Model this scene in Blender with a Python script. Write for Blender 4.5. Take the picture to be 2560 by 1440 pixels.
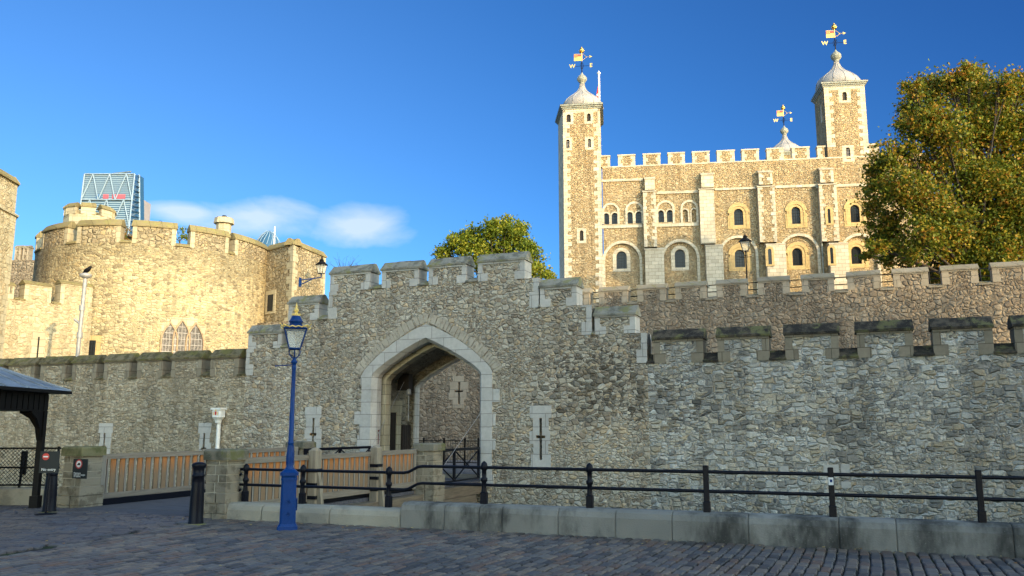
import bpy, math, random
import numpy as np
from mathutils import Vector, Matrix
from mathutils.geometry import tessellate_polygon
random.seed(7); rng = np.random.default_rng(7)
R = math.radians; PI = math.pi
for o in list(bpy.data.objects): bpy.data.objects.remove(o)
scn = bpy.context.scene; COL = scn.collection

# ---------------------------------------------------------------- camera
F = 2100.0; HOR = 1066.0; EZ = 1.7; PITCH = math.atan((HOR - 720) / F)
cam = bpy.data.cameras.new('camera'); co = bpy.data.objects.new('camera', cam); COL.objects.link(co)
co.location = (0, 0, EZ); co.rotation_euler = (PI / 2 + PITCH, 0, 0)
cam.sensor_width = 36; cam.lens = F / 2560 * 36; cam.clip_end = 6000; cam.clip_start = .1
scn.camera = co

# ---------------------------------------------------------------- light
SUN_AZ = R(141); SUN_EL = R(16)          # azimuth clockwise from +Y
sun = bpy.data.lights.new('sun', 'SUN'); so = bpy.data.objects.new('sun', sun); COL.objects.link(so)
sun.energy = 3.0; sun.angle = R(.5); sun.color = (1, .76, .43)
sd = Vector((math.sin(SUN_AZ) * math.cos(SUN_EL), math.cos(SUN_AZ) * math.cos(SUN_EL), math.sin(SUN_EL)))
so.rotation_euler = sd.to_track_quat('Z', 'Y').to_euler(); so.location = (40, -40, 60)
scn.view_settings.view_transform = 'Standard'; scn.view_settings.look = 'None'
scn.view_settings.exposure = .87; scn.view_settings.gamma = 1

def ray(u, v):
    x = (u - 1280) / F; y = (720 - v) / F
    return Vector((x, math.cos(PITCH) - y * math.sin(PITCH), math.sin(PITCH) + y * math.cos(PITCH)))
def P(u, v, Y):
    r = ray(u, v); t = Y / r.y; return Vector((r.x * t, Y, EZ + r.z * t))
def G(u, v, z=0):
    r = ray(u, v); t = (z - EZ) / r.z; return Vector((r.x * t, r.y * t, z))

# world with sky and thin clouds
w = bpy.data.worlds.new('World'); scn.world = w; w.use_nodes = True
nt = w.node_tree; nt.nodes.clear(); N = nt.nodes.new; L = nt.links.new
out = N('ShaderNodeOutputWorld'); bg = N('ShaderNodeBackground'); L(bg.outputs[0], out.inputs[0])
sky = N('ShaderNodeTexSky'); sky.sky_type = 'NISHITA'; sky.sun_disc = False
sky.sun_elevation = SUN_EL; sky.sun_rotation = SUN_AZ; sky.air_density = 1.0; sky.dust_density = .3; sky.ozone_density = 2.5
bg.inputs[1].default_value = .15
tc = N('ShaderNodeTexCoord')
mp = N('ShaderNodeMapping'); mp.inputs['Scale'].default_value = (5, 5, 13); L(tc.outputs['Generated'], mp.inputs[0])
nz = N('ShaderNodeTexNoise'); nz.inputs['Scale'].default_value = 1.6; nz.inputs['Detail'].default_value = 6; nz.inputs['Roughness'].default_value = .55
nz.inputs['Distortion'].default_value = .4
L(mp.outputs[0], nz.inputs[0])
def wmath(op, a, b=None, c=None, clamp=False):
    m = N('ShaderNodeMath'); m.operation = op; m.use_clamp = clamp
    for i, x in enumerate((a, b, c)):
        if x is None: continue
        if isinstance(x, (int, float)): m.inputs[i].default_value = x
        else: L(x, m.inputs[i])
    return m.outputs[0]
def lobe(u, v, su, sv):
    d = ray(u, v).normalized()
    sb = N('ShaderNodeVectorMath'); sb.operation = 'SUBTRACT'; L(tc.outputs['Generated'], sb.inputs[0]); sb.inputs[1].default_value = d
    sc = N('ShaderNodeVectorMath'); sc.operation = 'MULTIPLY'; L(sb.outputs[0], sc.inputs[0])
    sc.inputs[1].default_value = (F / su, F / su, F / sv)
    ln = N('ShaderNodeVectorMath'); ln.operation = 'LENGTH'; L(sc.outputs[0], ln.inputs[0])
    return wmath('SUBTRACT', 1, ln.outputs['Value'], clamp=True)
mask = None
for a in ((640, 540, 280, 75), (900, 565, 210, 80), (470, 530, 170, 45), (1320, 365, 120, 30)):
    l = lobe(*a)
    if a[0] == 1320: l = wmath('MULTIPLY', l, .4)
    mask = l if mask is None else wmath('MAXIMUM', mask, l)
cl = wmath('MULTIPLY', wmath('SUBTRACT', wmath('ADD', nz.outputs[0], wmath('MULTIPLY', mask, .85)), .78), 2.6, clamp=True)
cl = wmath('MULTIPLY', wmath('MULTIPLY', cl, wmath('MINIMUM', wmath('MULTIPLY', mask, 3), 1)), .85)
hue = N('ShaderNodeMix'); hue.data_type = 'RGBA'; hue.blend_type = 'MULTIPLY'; hue.inputs[0].default_value = 1
L(sky.outputs[0], hue.inputs[6])
# the clear northern sky is deep blue (darkest at right angles to the sun), the sky round the sun is boosted and warmed to fill the shade
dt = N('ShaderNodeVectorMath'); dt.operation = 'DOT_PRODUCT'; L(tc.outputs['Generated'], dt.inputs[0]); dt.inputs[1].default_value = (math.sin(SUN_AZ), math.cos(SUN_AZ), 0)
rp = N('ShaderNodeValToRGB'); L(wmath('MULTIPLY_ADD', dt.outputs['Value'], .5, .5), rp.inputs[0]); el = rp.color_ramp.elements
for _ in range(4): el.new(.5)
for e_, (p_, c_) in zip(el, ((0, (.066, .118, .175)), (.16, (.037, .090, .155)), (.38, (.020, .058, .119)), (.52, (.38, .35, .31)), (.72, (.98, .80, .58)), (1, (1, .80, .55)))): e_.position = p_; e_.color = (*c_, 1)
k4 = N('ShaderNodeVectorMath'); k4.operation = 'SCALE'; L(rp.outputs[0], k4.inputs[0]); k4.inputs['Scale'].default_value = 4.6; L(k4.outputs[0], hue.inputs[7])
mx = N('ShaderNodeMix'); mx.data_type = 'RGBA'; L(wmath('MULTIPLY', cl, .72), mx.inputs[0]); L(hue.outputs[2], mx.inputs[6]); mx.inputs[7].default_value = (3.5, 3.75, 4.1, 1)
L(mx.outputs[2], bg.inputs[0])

# ---------------------------------------------------------------- materials
class NT:
    def __init__(s, name):
        s.m = bpy.data.materials.new(name); s.m.use_nodes = True; s.t = s.m.node_tree
        s.b = s.t.nodes['Principled BSDF']
    def n(s, k, **kw):
        x = s.t.nodes.new('ShaderNode' + k)
        for a, b in kw.items(): setattr(x, a, b)
        return x
    def l(s, a, b): s.t.links.new(a, b)
    def math(s, op, a, b=None, c=None, clamp=False):
        m = s.n('Math', operation=op, use_clamp=clamp)
        for i, x in enumerate((a, b, c)):
            if x is None: continue
            if isinstance(x, (int, float)): m.inputs[i].default_value = x
            else: s.l(x, m.inputs[i])
        return m.outputs[0]
    def mix(s, f, a, b, mode='MIX'):
        m = s.n('Mix', data_type='RGBA', blend_type=mode)
        for i, x in ((0, f), (6, a), (7, b)):
            if isinstance(x, (int, float)): m.inputs[i].default_value = x
            elif isinstance(x, tuple): m.inputs[i].default_value = x + (1,) if len(x) == 3 else x
            else: s.l(x, m.inputs[i])
        return m.outputs[2]
    def ramp(s, f, stops, interp='LINEAR'):
        r = s.n('ValToRGB'); r.color_ramp.interpolation = interp; e = r.color_ramp.elements
        while len(e) < len(stops): e.new(.5)
        for x, (p, c) in zip(e, stops): x.position = p; x.color = tuple(c) + (1,)
        s.l(f, r.inputs[0]); return r.outputs[0]
    def noise(s, vec, scale, detail=3, rough=.6):
        x = s.n('TexNoise'); x.inputs['Scale'].default_value = scale; x.inputs['Detail'].default_value = detail
        x.inputs['Roughness'].default_value = rough
        if vec is not None: s.l(vec, x.inputs[0])
        return x
    def obj(s): return s.n('TexCoord').outputs['Object']
    def bump(s, h, strength, dist):
        b = s.n('Bump'); b.inputs['Strength'].default_value = strength; b.inputs['Distance'].default_value = dist
        s.l(h, b.inputs['Height']); s.l(b.outputs[0], s.b.inputs['Normal']); return b
    def step(s, v, a, b):
        r = s.n('MapRange', interpolation_type='SMOOTHSTEP'); s.l(v, r.inputs[0])
        r.inputs[1].default_value = a; r.inputs[2].default_value = b; return r.outputs[0]
    def col(s, c): s.l(c, s.b.inputs['Base Color'])

def plain(name, c, rough=.6, metal=0, spec=.4, var=.15, scale=6, bump=0):
    t = NT(name); n = t.noise(t.obj(), scale, 4)
    k = t.ramp(n.outputs[0], [(.3, [x * (1 - var) for x in c]), (.7, [min(1, x * (1 + var)) for x in c])])
    t.col(k); t.b.inputs['Roughness'].default_value = rough; t.b.inputs['Metallic'].default_value = metal
    t.b.inputs['Specular IOR Level'].default_value = spec
    if bump: t.bump(n.outputs[0], bump, .02)
    return t.m

def rubble(name, cols, mortar, scale=4.0, zs=1.55, relief=.06, strength=.9, mort=.09, patches=(), tone=.3, coursed=False, topdark=None, mottle=.35, even=.62):
    """irregular stones in mortar; every stone with its own colour"""
    mean = [sum(c[i] for c in cols) / len(cols) for i in range(3)]
    cols = [tuple(mean[i] + (c[i] - mean[i]) * even for i in range(3)) for c in cols]; mortar = tuple(mortar[i] * .68 + mean[i] * .2 for i in range(3))
    t = NT(name); o = t.obj()
    dn = t.noise(o, scale * .8, 2)
    dv = t.n('VectorMath', operation='SUBTRACT'); t.l(dn.outputs['Color'], dv.inputs[0]); dv.inputs[1].default_value = (.5, .5, .5)
    ds = t.n('VectorMath', operation='SCALE'); t.l(dv.outputs[0], ds.inputs[0]); ds.inputs['Scale'].default_value = .55 / scale
    ad = t.n('VectorMath', operation='ADD'); t.l(o, ad.inputs[0]); t.l(ds.outputs[0], ad.inputs[1])
    mp = t.n('Mapping'); mp.inputs['Scale'].default_value = (scale, scale, scale * zs); t.l(ad.outputs[0], mp.inputs[0])
    # repaired stretches built of smaller stones
    rp_ = t.noise(o, .7, 4, .7); fs_ = t.math('MULTIPLY_ADD', t.math('GREATER_THAN', rp_.outputs[0], .53), .55, 1)
    sc_v = t.n('VectorMath', operation='SCALE'); t.l(mp.outputs[0], sc_v.inputs[0]); t.l(fs_, sc_v.inputs['Scale']); mp = sc_v
    f1 = t.n('TexVoronoi', feature='F1', distance='CHEBYCHEV' if coursed else 'MINKOWSKI'); f2 = t.n('TexVoronoi', feature='F2', distance='CHEBYCHEV' if coursed else 'MINKOWSKI')
    for f in (f1, f2):
        t.l(mp.outputs[0], f.inputs[0]); f.inputs['Scale'].default_value = 1; f.inputs['Randomness'].default_value = .82
        if not coursed: f.inputs['Exponent'].default_value = 3.0
    d = t.math('SUBTRACT', f2.outputs['Distance'], f1.outputs['Distance'])
    sp = t.n('SeparateColor'); t.l(f1.outputs['Color'], sp.inputs[0])
    rnd, rnd2 = sp.outputs[0], sp.outputs[1]
    c = t.ramp(rnd, [((i + .5) / len(cols), x) for i, x in enumerate(cols)])
    fine = t.noise(o, scale * 7, 4, .7)
    big = t.noise(o, .35, 3, .6)
    val = t.math('MULTIPLY_ADD', fine.outputs[0], mottle * 2, 1 - mottle)
    val = t.math('MULTIPLY', val, t.math('MULTIPLY_ADD', big.outputs[0], tone * 2, 1 - tone))
    sm = t.n('Mapping'); sm.inputs['Scale'].default_value = (1.6, 1.6, .16); t.l(o, sm.inputs[0]); stn = t.noise(sm.outputs[0], 1, 4, .65)
    val = t.math('MULTIPLY', val, t.math('MULTIPLY_ADD', t.step(stn.outputs[0], .42, .66), -.26, 1.08))
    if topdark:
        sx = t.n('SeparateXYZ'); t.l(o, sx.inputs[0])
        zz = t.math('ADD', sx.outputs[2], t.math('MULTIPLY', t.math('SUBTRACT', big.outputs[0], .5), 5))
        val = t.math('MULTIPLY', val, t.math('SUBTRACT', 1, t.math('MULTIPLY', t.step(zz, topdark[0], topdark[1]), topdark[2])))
    for (px, pz, rx, rz, amt) in patches:
        mm = t.n('VectorMath', operation='MULTIPLY_ADD'); t.l(o, mm.inputs[0]); mm.inputs[1].default_value = (1 / rx, 0, 1 / rz); mm.inputs[2].default_value = (-px / rx, 0, -pz / rz)
        ln = t.n('VectorMath', operation='LENGTH'); t.l(mm.outputs[0], ln.inputs[0])
        k = t.math('SUBTRACT', 1, ln.outputs['Value'], clamp=True)
        k = t.step(t.math('ADD', t.math('MULTIPLY', k, .75), t.math('MULTIPLY', rnd2, .8)), .78, 1.05)
        k = t.math('MULTIPLY', k, t.math('GREATER_THAN', ln.outputs['Value'], 0) if False else t.step(ln.outputs['Value'], 1.15, .7))
        val = t.math('MULTIPLY', val, t.math('SUBTRACT', 1, t.math('MULTIPLY', k, amt)))
    c = t.mix(t.step(d, .0, mort), mortar, c)
    cv = t.n('CombineColor'); [t.l(val, cv.inputs[i]) for i in range(3)]
    c = t.mix(1.0, c, cv.outputs[0], 'MULTIPLY')
    t.col(c); t.b.inputs['Roughness'].default_value = .92; t.b.inputs['Specular IOR Level'].default_value = .15
    h = t.math('MULTIPLY', t.step(d, 0, .28), t.math('MULTIPLY_ADD', rnd2, .5, .6))
    h = t.math('ADD', h, t.math('MULTIPLY', fine.outputs[0], .45))
    t.bump(h, strength, relief)
    return t.m

def ashlar(name, c, c2, bw=.6, bh=.32, joint=.012, moss=None, bump=.5, jc=.55):
    t = NT(name); o = t.obj(); sx = t.n('SeparateXYZ'); t.l(o, sx.inputs[0])
    cb = t.n('CombineXYZ'); t.l(t.math('ADD', sx.outputs[0], sx.outputs[1]), cb.inputs[0]); t.l(sx.outputs[2], cb.inputs[1])
    br = t.n('TexBrick'); t.l(cb.outputs[0], br.inputs[0]); br.inputs['Scale'].default_value = 1
    br.inputs['Brick Width'].default_value = bw; br.inputs['Row Height'].default_value = bh; br.inputs['Mortar Size'].default_value = joint
    br.inputs['Mortar Smooth'].default_value = .3
    br.inputs['Color1'].default_value = (*c, 1); br.inputs['Color2'].default_value = (*c2, 1); br.inputs['Mortar'].default_value = (*[x * jc for x in c2], 1)
    f = t.noise(o, 9, 5, .65); g = t.noise(o, 1.1, 3)
    v = t.math('MULTIPLY', t.math('MULTIPLY_ADD', f.outputs[0], .5, .75), t.math('MULTIPLY_ADD', g.outputs[0], .5, .75))
    cv = t.n('CombineColor'); [t.l(v, cv.inputs[i]) for i in range(3)]
    k = t.mix(1.0, br.outputs[0], cv.outputs[0], 'MULTIPLY')
    if moss:
        ge = t.n('NewGeometry'); s2 = t.n('SeparateXYZ'); t.l(ge.outputs['Normal'], s2.inputs[0])
        mm = t.math('MULTIPLY', t.step(s2.outputs[2], .1, .7), t.step(t.noise(o, 3.5, 6, .7).outputs[0], moss[3], moss[3] + .2))
        k = t.mix(mm, k, moss[:3])
    t.col(k); t.b.inputs['Roughness'].default_value = .88; t.b.inputs['Specular IOR Level'].default_value = .2
    h = t.math('SUBTRACT', t.math('MULTIPLY', f.outputs[0], .5), t.math('MULTIPLY', br.outputs['Fac'], .8)); t.bump(h, bump, .02)
    return t.m

def speckle(name, c, dark, light, rough=.85, lo=.45, hi=.65, sc=2.2, streak=False, green=None):
    """stone with dark lichen stains"""
    t = NT(name); o = t.obj(); v = o
    if streak:
        m = t.n('Mapping'); m.inputs['Scale'].default_value = (1, 1, .45); t.l(o, m.inputs[0]); v = m.outputs[0]
    a = t.noise(v, sc, 5, .68); b = t.noise(o, 45, 3, .7); g = t.noise(o, .8, 2)
    k = t.mix(t.step(a.outputs[0], lo, hi), c, dark)
    k = t.mix(t.step(b.outputs[0], .6, .8), k, light)
    if green: k = t.mix(t.step(t.noise(o, 1.9, 5, .7).outputs[0], .5, .62), k, green)
    gv = t.math('MULTIPLY_ADD', g.outputs[0], .7, .65); cv = t.n('CombineColor'); [t.l(gv, cv.inputs[i]) for i in range(3)]
    t.col(t.mix(1.0, k, cv.outputs[0], 'MULTIPLY')); t.b.inputs['Roughness'].default_value = rough; t.b.inputs['Specular IOR Level'].default_value = .2
    t.bump(t.math('ADD', b.outputs[0], a.outputs[0]), .5, .02)
    return t.m

M = {}
M['rub_gate'] = rubble('rubble_gate', [(.27, .22, .16), (.42, .365, .275), (.48, .43, .33), (.55, .50, .40), (.40, .36, .29), (.50, .39, .25)], (.36, .32, .25), 5.0, 1.5, .07, 1, .06, tone=.45, even=.9,
                       patches=((3.9, 3.0, 3.0, 1.9, .55),), mottle=.35)
M['rub_right'] = rubble('rubble_right', [(.25, .24, .21), (.41, .39, .335), (.46, .45, .40), (.54, .53, .475), (.41, .35, .25), (.48, .44, .35)], (.34, .32, .27), 3.6, 1.9, .075, 1, .06, tone=.5, even=1.1,
                        patches=((6.2, 2.4, 1.2, 1.4, .5), (9, 1.8, 4, .5, .4), (8.5, -1.4, 3.5, 1.1, .4), (13.5, -1.4, 3, 1.0, .35)), coursed=True, mottle=.45)
M['rub_left'] = rubble('rubble_left', [(.28, .23, .155), (.41, .345, .245), (.46, .40, .29), (.52, .46, .35), (.40, .32, .205)], (.32, .28, .20), 4.4, 1.75, .07, 1, .08, coursed=True, even=.85)
M['rub_inner'] = rubble('rubble_inner', [(.17, .135, .10), (.26, .215, .155), (.31, .265, .195), (.37, .315, .235), (.27, .21, .145)], (.24, .205, .15), 3.7, 1.25, .09, 1, .09)
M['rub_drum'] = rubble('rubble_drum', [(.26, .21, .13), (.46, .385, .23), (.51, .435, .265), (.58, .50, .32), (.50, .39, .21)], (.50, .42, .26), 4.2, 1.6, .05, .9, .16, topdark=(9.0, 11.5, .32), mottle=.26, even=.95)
M['rub_wing'] = rubble('rubble_wing', [(.22, .175, .11), (.36, .30, .19), (.42, .35, .225), (.48, .40, .27), (.40, .30, .16)], (.30, .25, .16), 3.2, 1.3, .09, 1, .10)
M['rub_left_tower'] = rubble('rubble_left_tower', [(.30, .24, .145), (.44, .37, .235), (.50, .43, .28), (.54, .48, .33), (.44, .32, .18)], (.44, .37, .235), 3.2, 1.5, .05, .9, .12, coursed=True)
M['rub_keep'] = rubble('rubble_keep', [(.28, .21, .12), (.40, .295, .175), (.44, .355, .215), (.52, .43, .28), (.38, .27, .13), (.45, .37, .24)], (.37, .29, .17), 2.6, 1.6, .12, 1, .12, mottle=.34, even=.75)
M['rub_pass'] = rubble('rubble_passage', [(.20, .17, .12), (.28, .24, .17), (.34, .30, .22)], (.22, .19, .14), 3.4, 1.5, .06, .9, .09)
M['ash'] = ashlar('dressed_stone', (.46, .445, .405), (.40, .385, .35), .9, .42)
M['ash_warm'] = ashlar('dressed_stone_warm', (.48, .42, .29), (.41, .355, .235), .6, .35)
M['ash_keep'] = ashlar('dressed_stone_keep', (.56, .51, .40), (.43, .385, .295), .75, .42, .02)
M['ash_tan'] = ashlar('tan_stone', (.50, .37, .18), (.44, .33, .155), .6, .4, .01)
M['tan_red'] = ashlar('tan_red_stone', (.42, .30, .185), (.38, .27, .165), .6, .3, .01)
M['ash_inner'] = ashlar('dressed_stone_inner', (.36, .31, .235), (.31, .27, .20), .7, .4)
M['ash_brown'] = ashlar('dressed_stone_weathered', (.26, .225, .165), (.19, .165, .12), .5, .35)
M['cop'] = speckle('coping_stone', (.26, .245, .20), (.13, .125, .10), (.36, .35, .30), lo=.45, hi=.62, sc=3, green=(.21, .20, .09))
M['cop_left'] = speckle('coping_stone_mossy', (.16, .135, .08), (.07, .06, .03), (.27, .25, .17), lo=.42, hi=.6, sc=4, green=(.13, .12, .04))
M['cop_dark'] = speckle('coping_stone_black', (.085, .07, .05), (.025, .022, .018), (.30, .29, .22), lo=.36, hi=.55, sc=4, green=(.12, .115, .05))
M['cop_warm'] = ashlar('coping_stone_warm', (.26, .215, .11), (.20, .165, .08), .8, 3, .015, moss=(.26, .24, .08, .48))
M['cop_inner'] = ashlar('coping_stone_inner', (.27, .24, .18), (.22, .195, .145), .9, 3, .015, moss=(.2, .19, .08, .5))
M['kerb'] = speckle('kerb_stone', (.23, .225, .20), (.055, .055, .05), (.27, .265, .24), lo=.42, hi=.66, sc=1.15, streak=True)
M['kerb_pale'] = speckle('kerb_stone_pale', (.31, .29, .235), (.19, .18, .15), (.38, .36, .3), lo=.5, hi=.7, sc=1.7)
M['pier'] = speckle('pier_stone', (.24, .21, .155), (.14, .12, .085), (.33, .31, .25), lo=.48, hi=.62, sc=3.5)
M['voussoir'] = speckle('thin_arch_stone', (.38, .34, .27), (.26, .23, .18), (.46, .42, .34), lo=.5, hi=.65, sc=6)
M['mortar'] = plain('lime_mortar', (.40, .36, .28), .9)
M['pier_cap'] = speckle('pier_cap_stone', (.165, .15, .115), (.07, .07, .05), (.30, .29, .25), green=(.12, .12, .05))
M['pier_cap_moss'] = speckle('pier_cap_mossy', (.16, .15, .08), (.08, .085, .035), (.24, .23, .16))
M['iron'] = plain('painted_iron', (.005, .006, .011), .4, 0, .14, .3, 30, .15)
M['iron_dull'] = plain('black_iron', (.008, .008, .008), .55, 0, .15, .3, 20)
M['blue'] = plain('blue_paint', (.003, .033, .15), .35, 0, .18, .12, 25, .15)
M['gold'] = plain('gilding', (.75, .48, .12), .32, 1, .5, .15, 20)
M['goldp'] = plain('gold_paint', (.80, .55, .13), .4, 0, .5, .15, 20)
M['dull_red'] = plain('dull_red_paint', (.12, .035, .03), .6)
M['red'] = plain('red_paint', (.55, .06, .03), .5)
M['white'] = plain('white_paint', (.72, .72, .68), .45, 0, .4, .08, 9)
M['signgrey'] = plain('sign_charcoal', (.022, .026, .027), .5, 0, .2, var=.05)
M['signred'] = plain('sign_red', (.50, .045, .035), .5, var=.05)
M['signwhite'] = plain('sign_white', (.75, .75, .72), .5, var=.03)
M['black'] = plain('black_paint', (.005, .005, .006), .5, 0, .12)
M['dark'] = plain('dark_void', (.01, .01, .01), .9, var=.02)
M['oak'] = plain('dark_oak', (.022, .014, .009), .6, bump=.5)
M['lead'] = speckle('lead_sheet', (.31, .31, .31), (.20, .20, .19), (.40, .40, .40), .45, .45, .8, 1.2, True)
M['lead_green'] = plain('weathered_lead', (.24, .26, .23), .6, var=.4, scale=5)
M['flag_red'] = plain('flag_red', (.30, .03, .03), .8)
M['slate'] = speckle('lead_roof', (.20, .23, .27), (.12, .14, .17), (.33, .35, .38), .5, .4, .7, 2.5)
M['steel'] = plain('galvanised_pipe', (.34, .33, .32), .5, .3)
M['bark'] = plain('bark', (.04, .032, .024), .9, var=.4, scale=5, bump=.6)
M['grass'] = plain('grass_ground', (.07, .10, .03), .95, var=.35, scale=3)
M['stone_office'] = plain('portland_stone', (.30, .28, .25), .8)

def glass(name, c=(.02, .025, .03), rough=.12):
    t = NT(name); n = t.noise(t.obj(), 5, 2)
    t.b.inputs['Base Color'].default_value = (*c, 1); t.b.inputs['Roughness'].default_value = rough; t.b.inputs['Specular IOR Level'].default_value = .22
    t.bump(n.outputs[0], .25, .02); return t.m
M['pane'] = glass('leaded_glass')
M['pane_grey'] = speckle('leaded_diamond_glass', (.17, .155, .14), (.07, .065, .06), (.3, .29, .27), .4, .4, .6, 9)
M['pane_city'] = glass('curtain_glass', (.025, .085, .18), .35)
def clear(name):
    t = NT(name); t.b.inputs['Base Color'].default_value = (.85, .88, .86, 1); t.b.inputs['Roughness'].default_value = .05
    tr = t.n('BsdfTransparent'); tr.inputs[0].default_value = (.93, .94, .92, 1); ms = t.n('MixShader'); ms.inputs[0].default_value = .78
    o = t.t.nodes['Material Output']; t.l(t.b.outputs[0], ms.inputs[1]); t.l(tr.outputs[0], ms.inputs[2]); t.l(ms.outputs[0], o.inputs[0]); return t.m
M['clear'] = clear('lantern_glass')

def wood(name, c, c2, axis=2, scale=7, weather=None):
    t = NT(name); o = t.obj(); m = t.n('Mapping'); sc = [scale * 3] * 3; sc[axis] = scale * .25
    m.inputs['Scale'].default_value = sc; t.l(o, m.inputs[0]); n = t.noise(m.outputs[0], 1, 5, .65)
    k = t.ramp(n.outputs[0], [(.3, c), (.7, c2)])
    if weather:
        sx = t.n('SeparateXYZ'); t.l(o, sx.inputs[0]); zz = t.math('ADD', sx.outputs[2], t.math('MULTIPLY', t.math('SUBTRACT', n.outputs[0], .5), .5))
        k = t.mix(t.step(zz, weather[0], weather[1]), weather[2], k)
    t.col(k); t.b.inputs['Roughness'].default_value = .8; t.b.inputs['Specular IOR Level'].default_value = .2; t.bump(n.outputs[0], .5, .01); return t.m
M['wood_grey'] = wood('weathered_timber', (.17, .155, .13), (.29, .265, .22))
M['wood_rail'] = wood('weathered_rail', (.145, .125, .10), (.245, .215, .17), 1)
M['wood_or'] = wood('orange_timber', (.33, .12, .035), (.48, .20, .065), weather=(.52, 1.0, (.22, .15, .09)))
M['wood_post'] = wood('pale_post', (.18, .15, .11), (.31, .265, .195))
M['deck'] = wood('deck_planks', (.055, .055, .065), (.11, .11, .12), 0)
M['beam'] = wood('bridge_beam', (.10, .08, .06), (.19, .155, .11), 1)

def leafmat(name, stops, trans=.3):
    t = NT(name); o = t.obj(); at = t.n('Attribute', attribute_name='tint')
    n = t.noise(o, .55, 3, .6)
    f = t.math('ADD', t.math('MULTIPLY', n.outputs[0], .9), t.math('MULTIPLY', t.math('SUBTRACT', at.outputs['Fac'], .5), .5))
    k = t.ramp(f, stops); t.col(k); t.b.inputs['Roughness'].default_value = .55; t.b.inputs['Specular IOR Level'].default_value = .25
    tl = t.n('BsdfTranslucent'); t.l(k, tl.inputs[0]); ms = t.n('MixShader'); ms.inputs[0].default_value = trans
    oo = t.t.nodes['Material Output']; t.l(t.b.outputs[0], ms.inputs[1]); t.l(tl.outputs[0], ms.inputs[2]); t.l(ms.outputs[0], oo.inputs[0]); return t.m
M['leaf_plane'] = leafmat('plane_leaves', [(.22, (.055, .08, .008)), (.44, (.13, .165, .012)), (.58, (.26, .20, .016)), (.8, (.30, .12, .016))])
M['leaf_gold'] = leafmat('golden_leaves', [(.2, (.07, .11, .012)), (.45, (.16, .21, .018)), (.68, (.30, .29, .026)), (.9, (.38, .24, .03))])
M['leaf_rust'] = leafmat('rust_leaves', [(.25, (.12, .14, .02)), (.5, (.30, .16, .03)), (.8, (.38, .08, .02))])

def settmat(name, cols, moss=.5):
    t = NT(name); o = t.obj(); at = t.n('Attribute', attribute_name='tint')
    k = t.ramp(at.outputs['Fac'], [((i + .5) / len(cols), c) for i, c in enumerate(cols)])
    n = t.noise(o, 14, 5, .7); g = t.noise(o, .5, 3)
    v = t.math('MULTIPLY', t.math('MULTIPLY_ADD', n.outputs[0], .8, .6), t.math('MULTIPLY_ADD', g.outputs[0], .7, .65))
    cv = t.n('CombineColor'); [t.l(v, cv.inputs[i]) for i in range(3)]
    t.col(t.mix(1.0, k, cv.outputs[0], 'MULTIPLY')); t.b.inputs['Roughness'].default_value = .55; t.b.inputs['Specular IOR Level'].default_value = .45
    t.bump(n.outputs[0], .55, .018); return t.m
M['sett'] = settmat('granite_setts', [(.052, .046, .043), (.095, .085, .078), (.13, .115, .10), (.13, .08, .055), (.085, .08, .080), (.16, .125, .095)])
M['sett_old'] = settmat('granite_setts_dark', [(.055, .05, .055), (.09, .08, .08), (.12, .095, .08), (.075, .075, .085)])
M['sett_bed'] = speckle('sett_bed', (.035, .032, .03), (.02, .02, .02), (.06, .055, .05), green=(.03, .045, .012))
M['cobble'] = rubble('lane_cobbles', [(.13, .13, .14), (.2, .19, .2), (.24, .22, .21)], (.06, .06, .06), 6, 1, .02, .7, .08)

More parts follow.
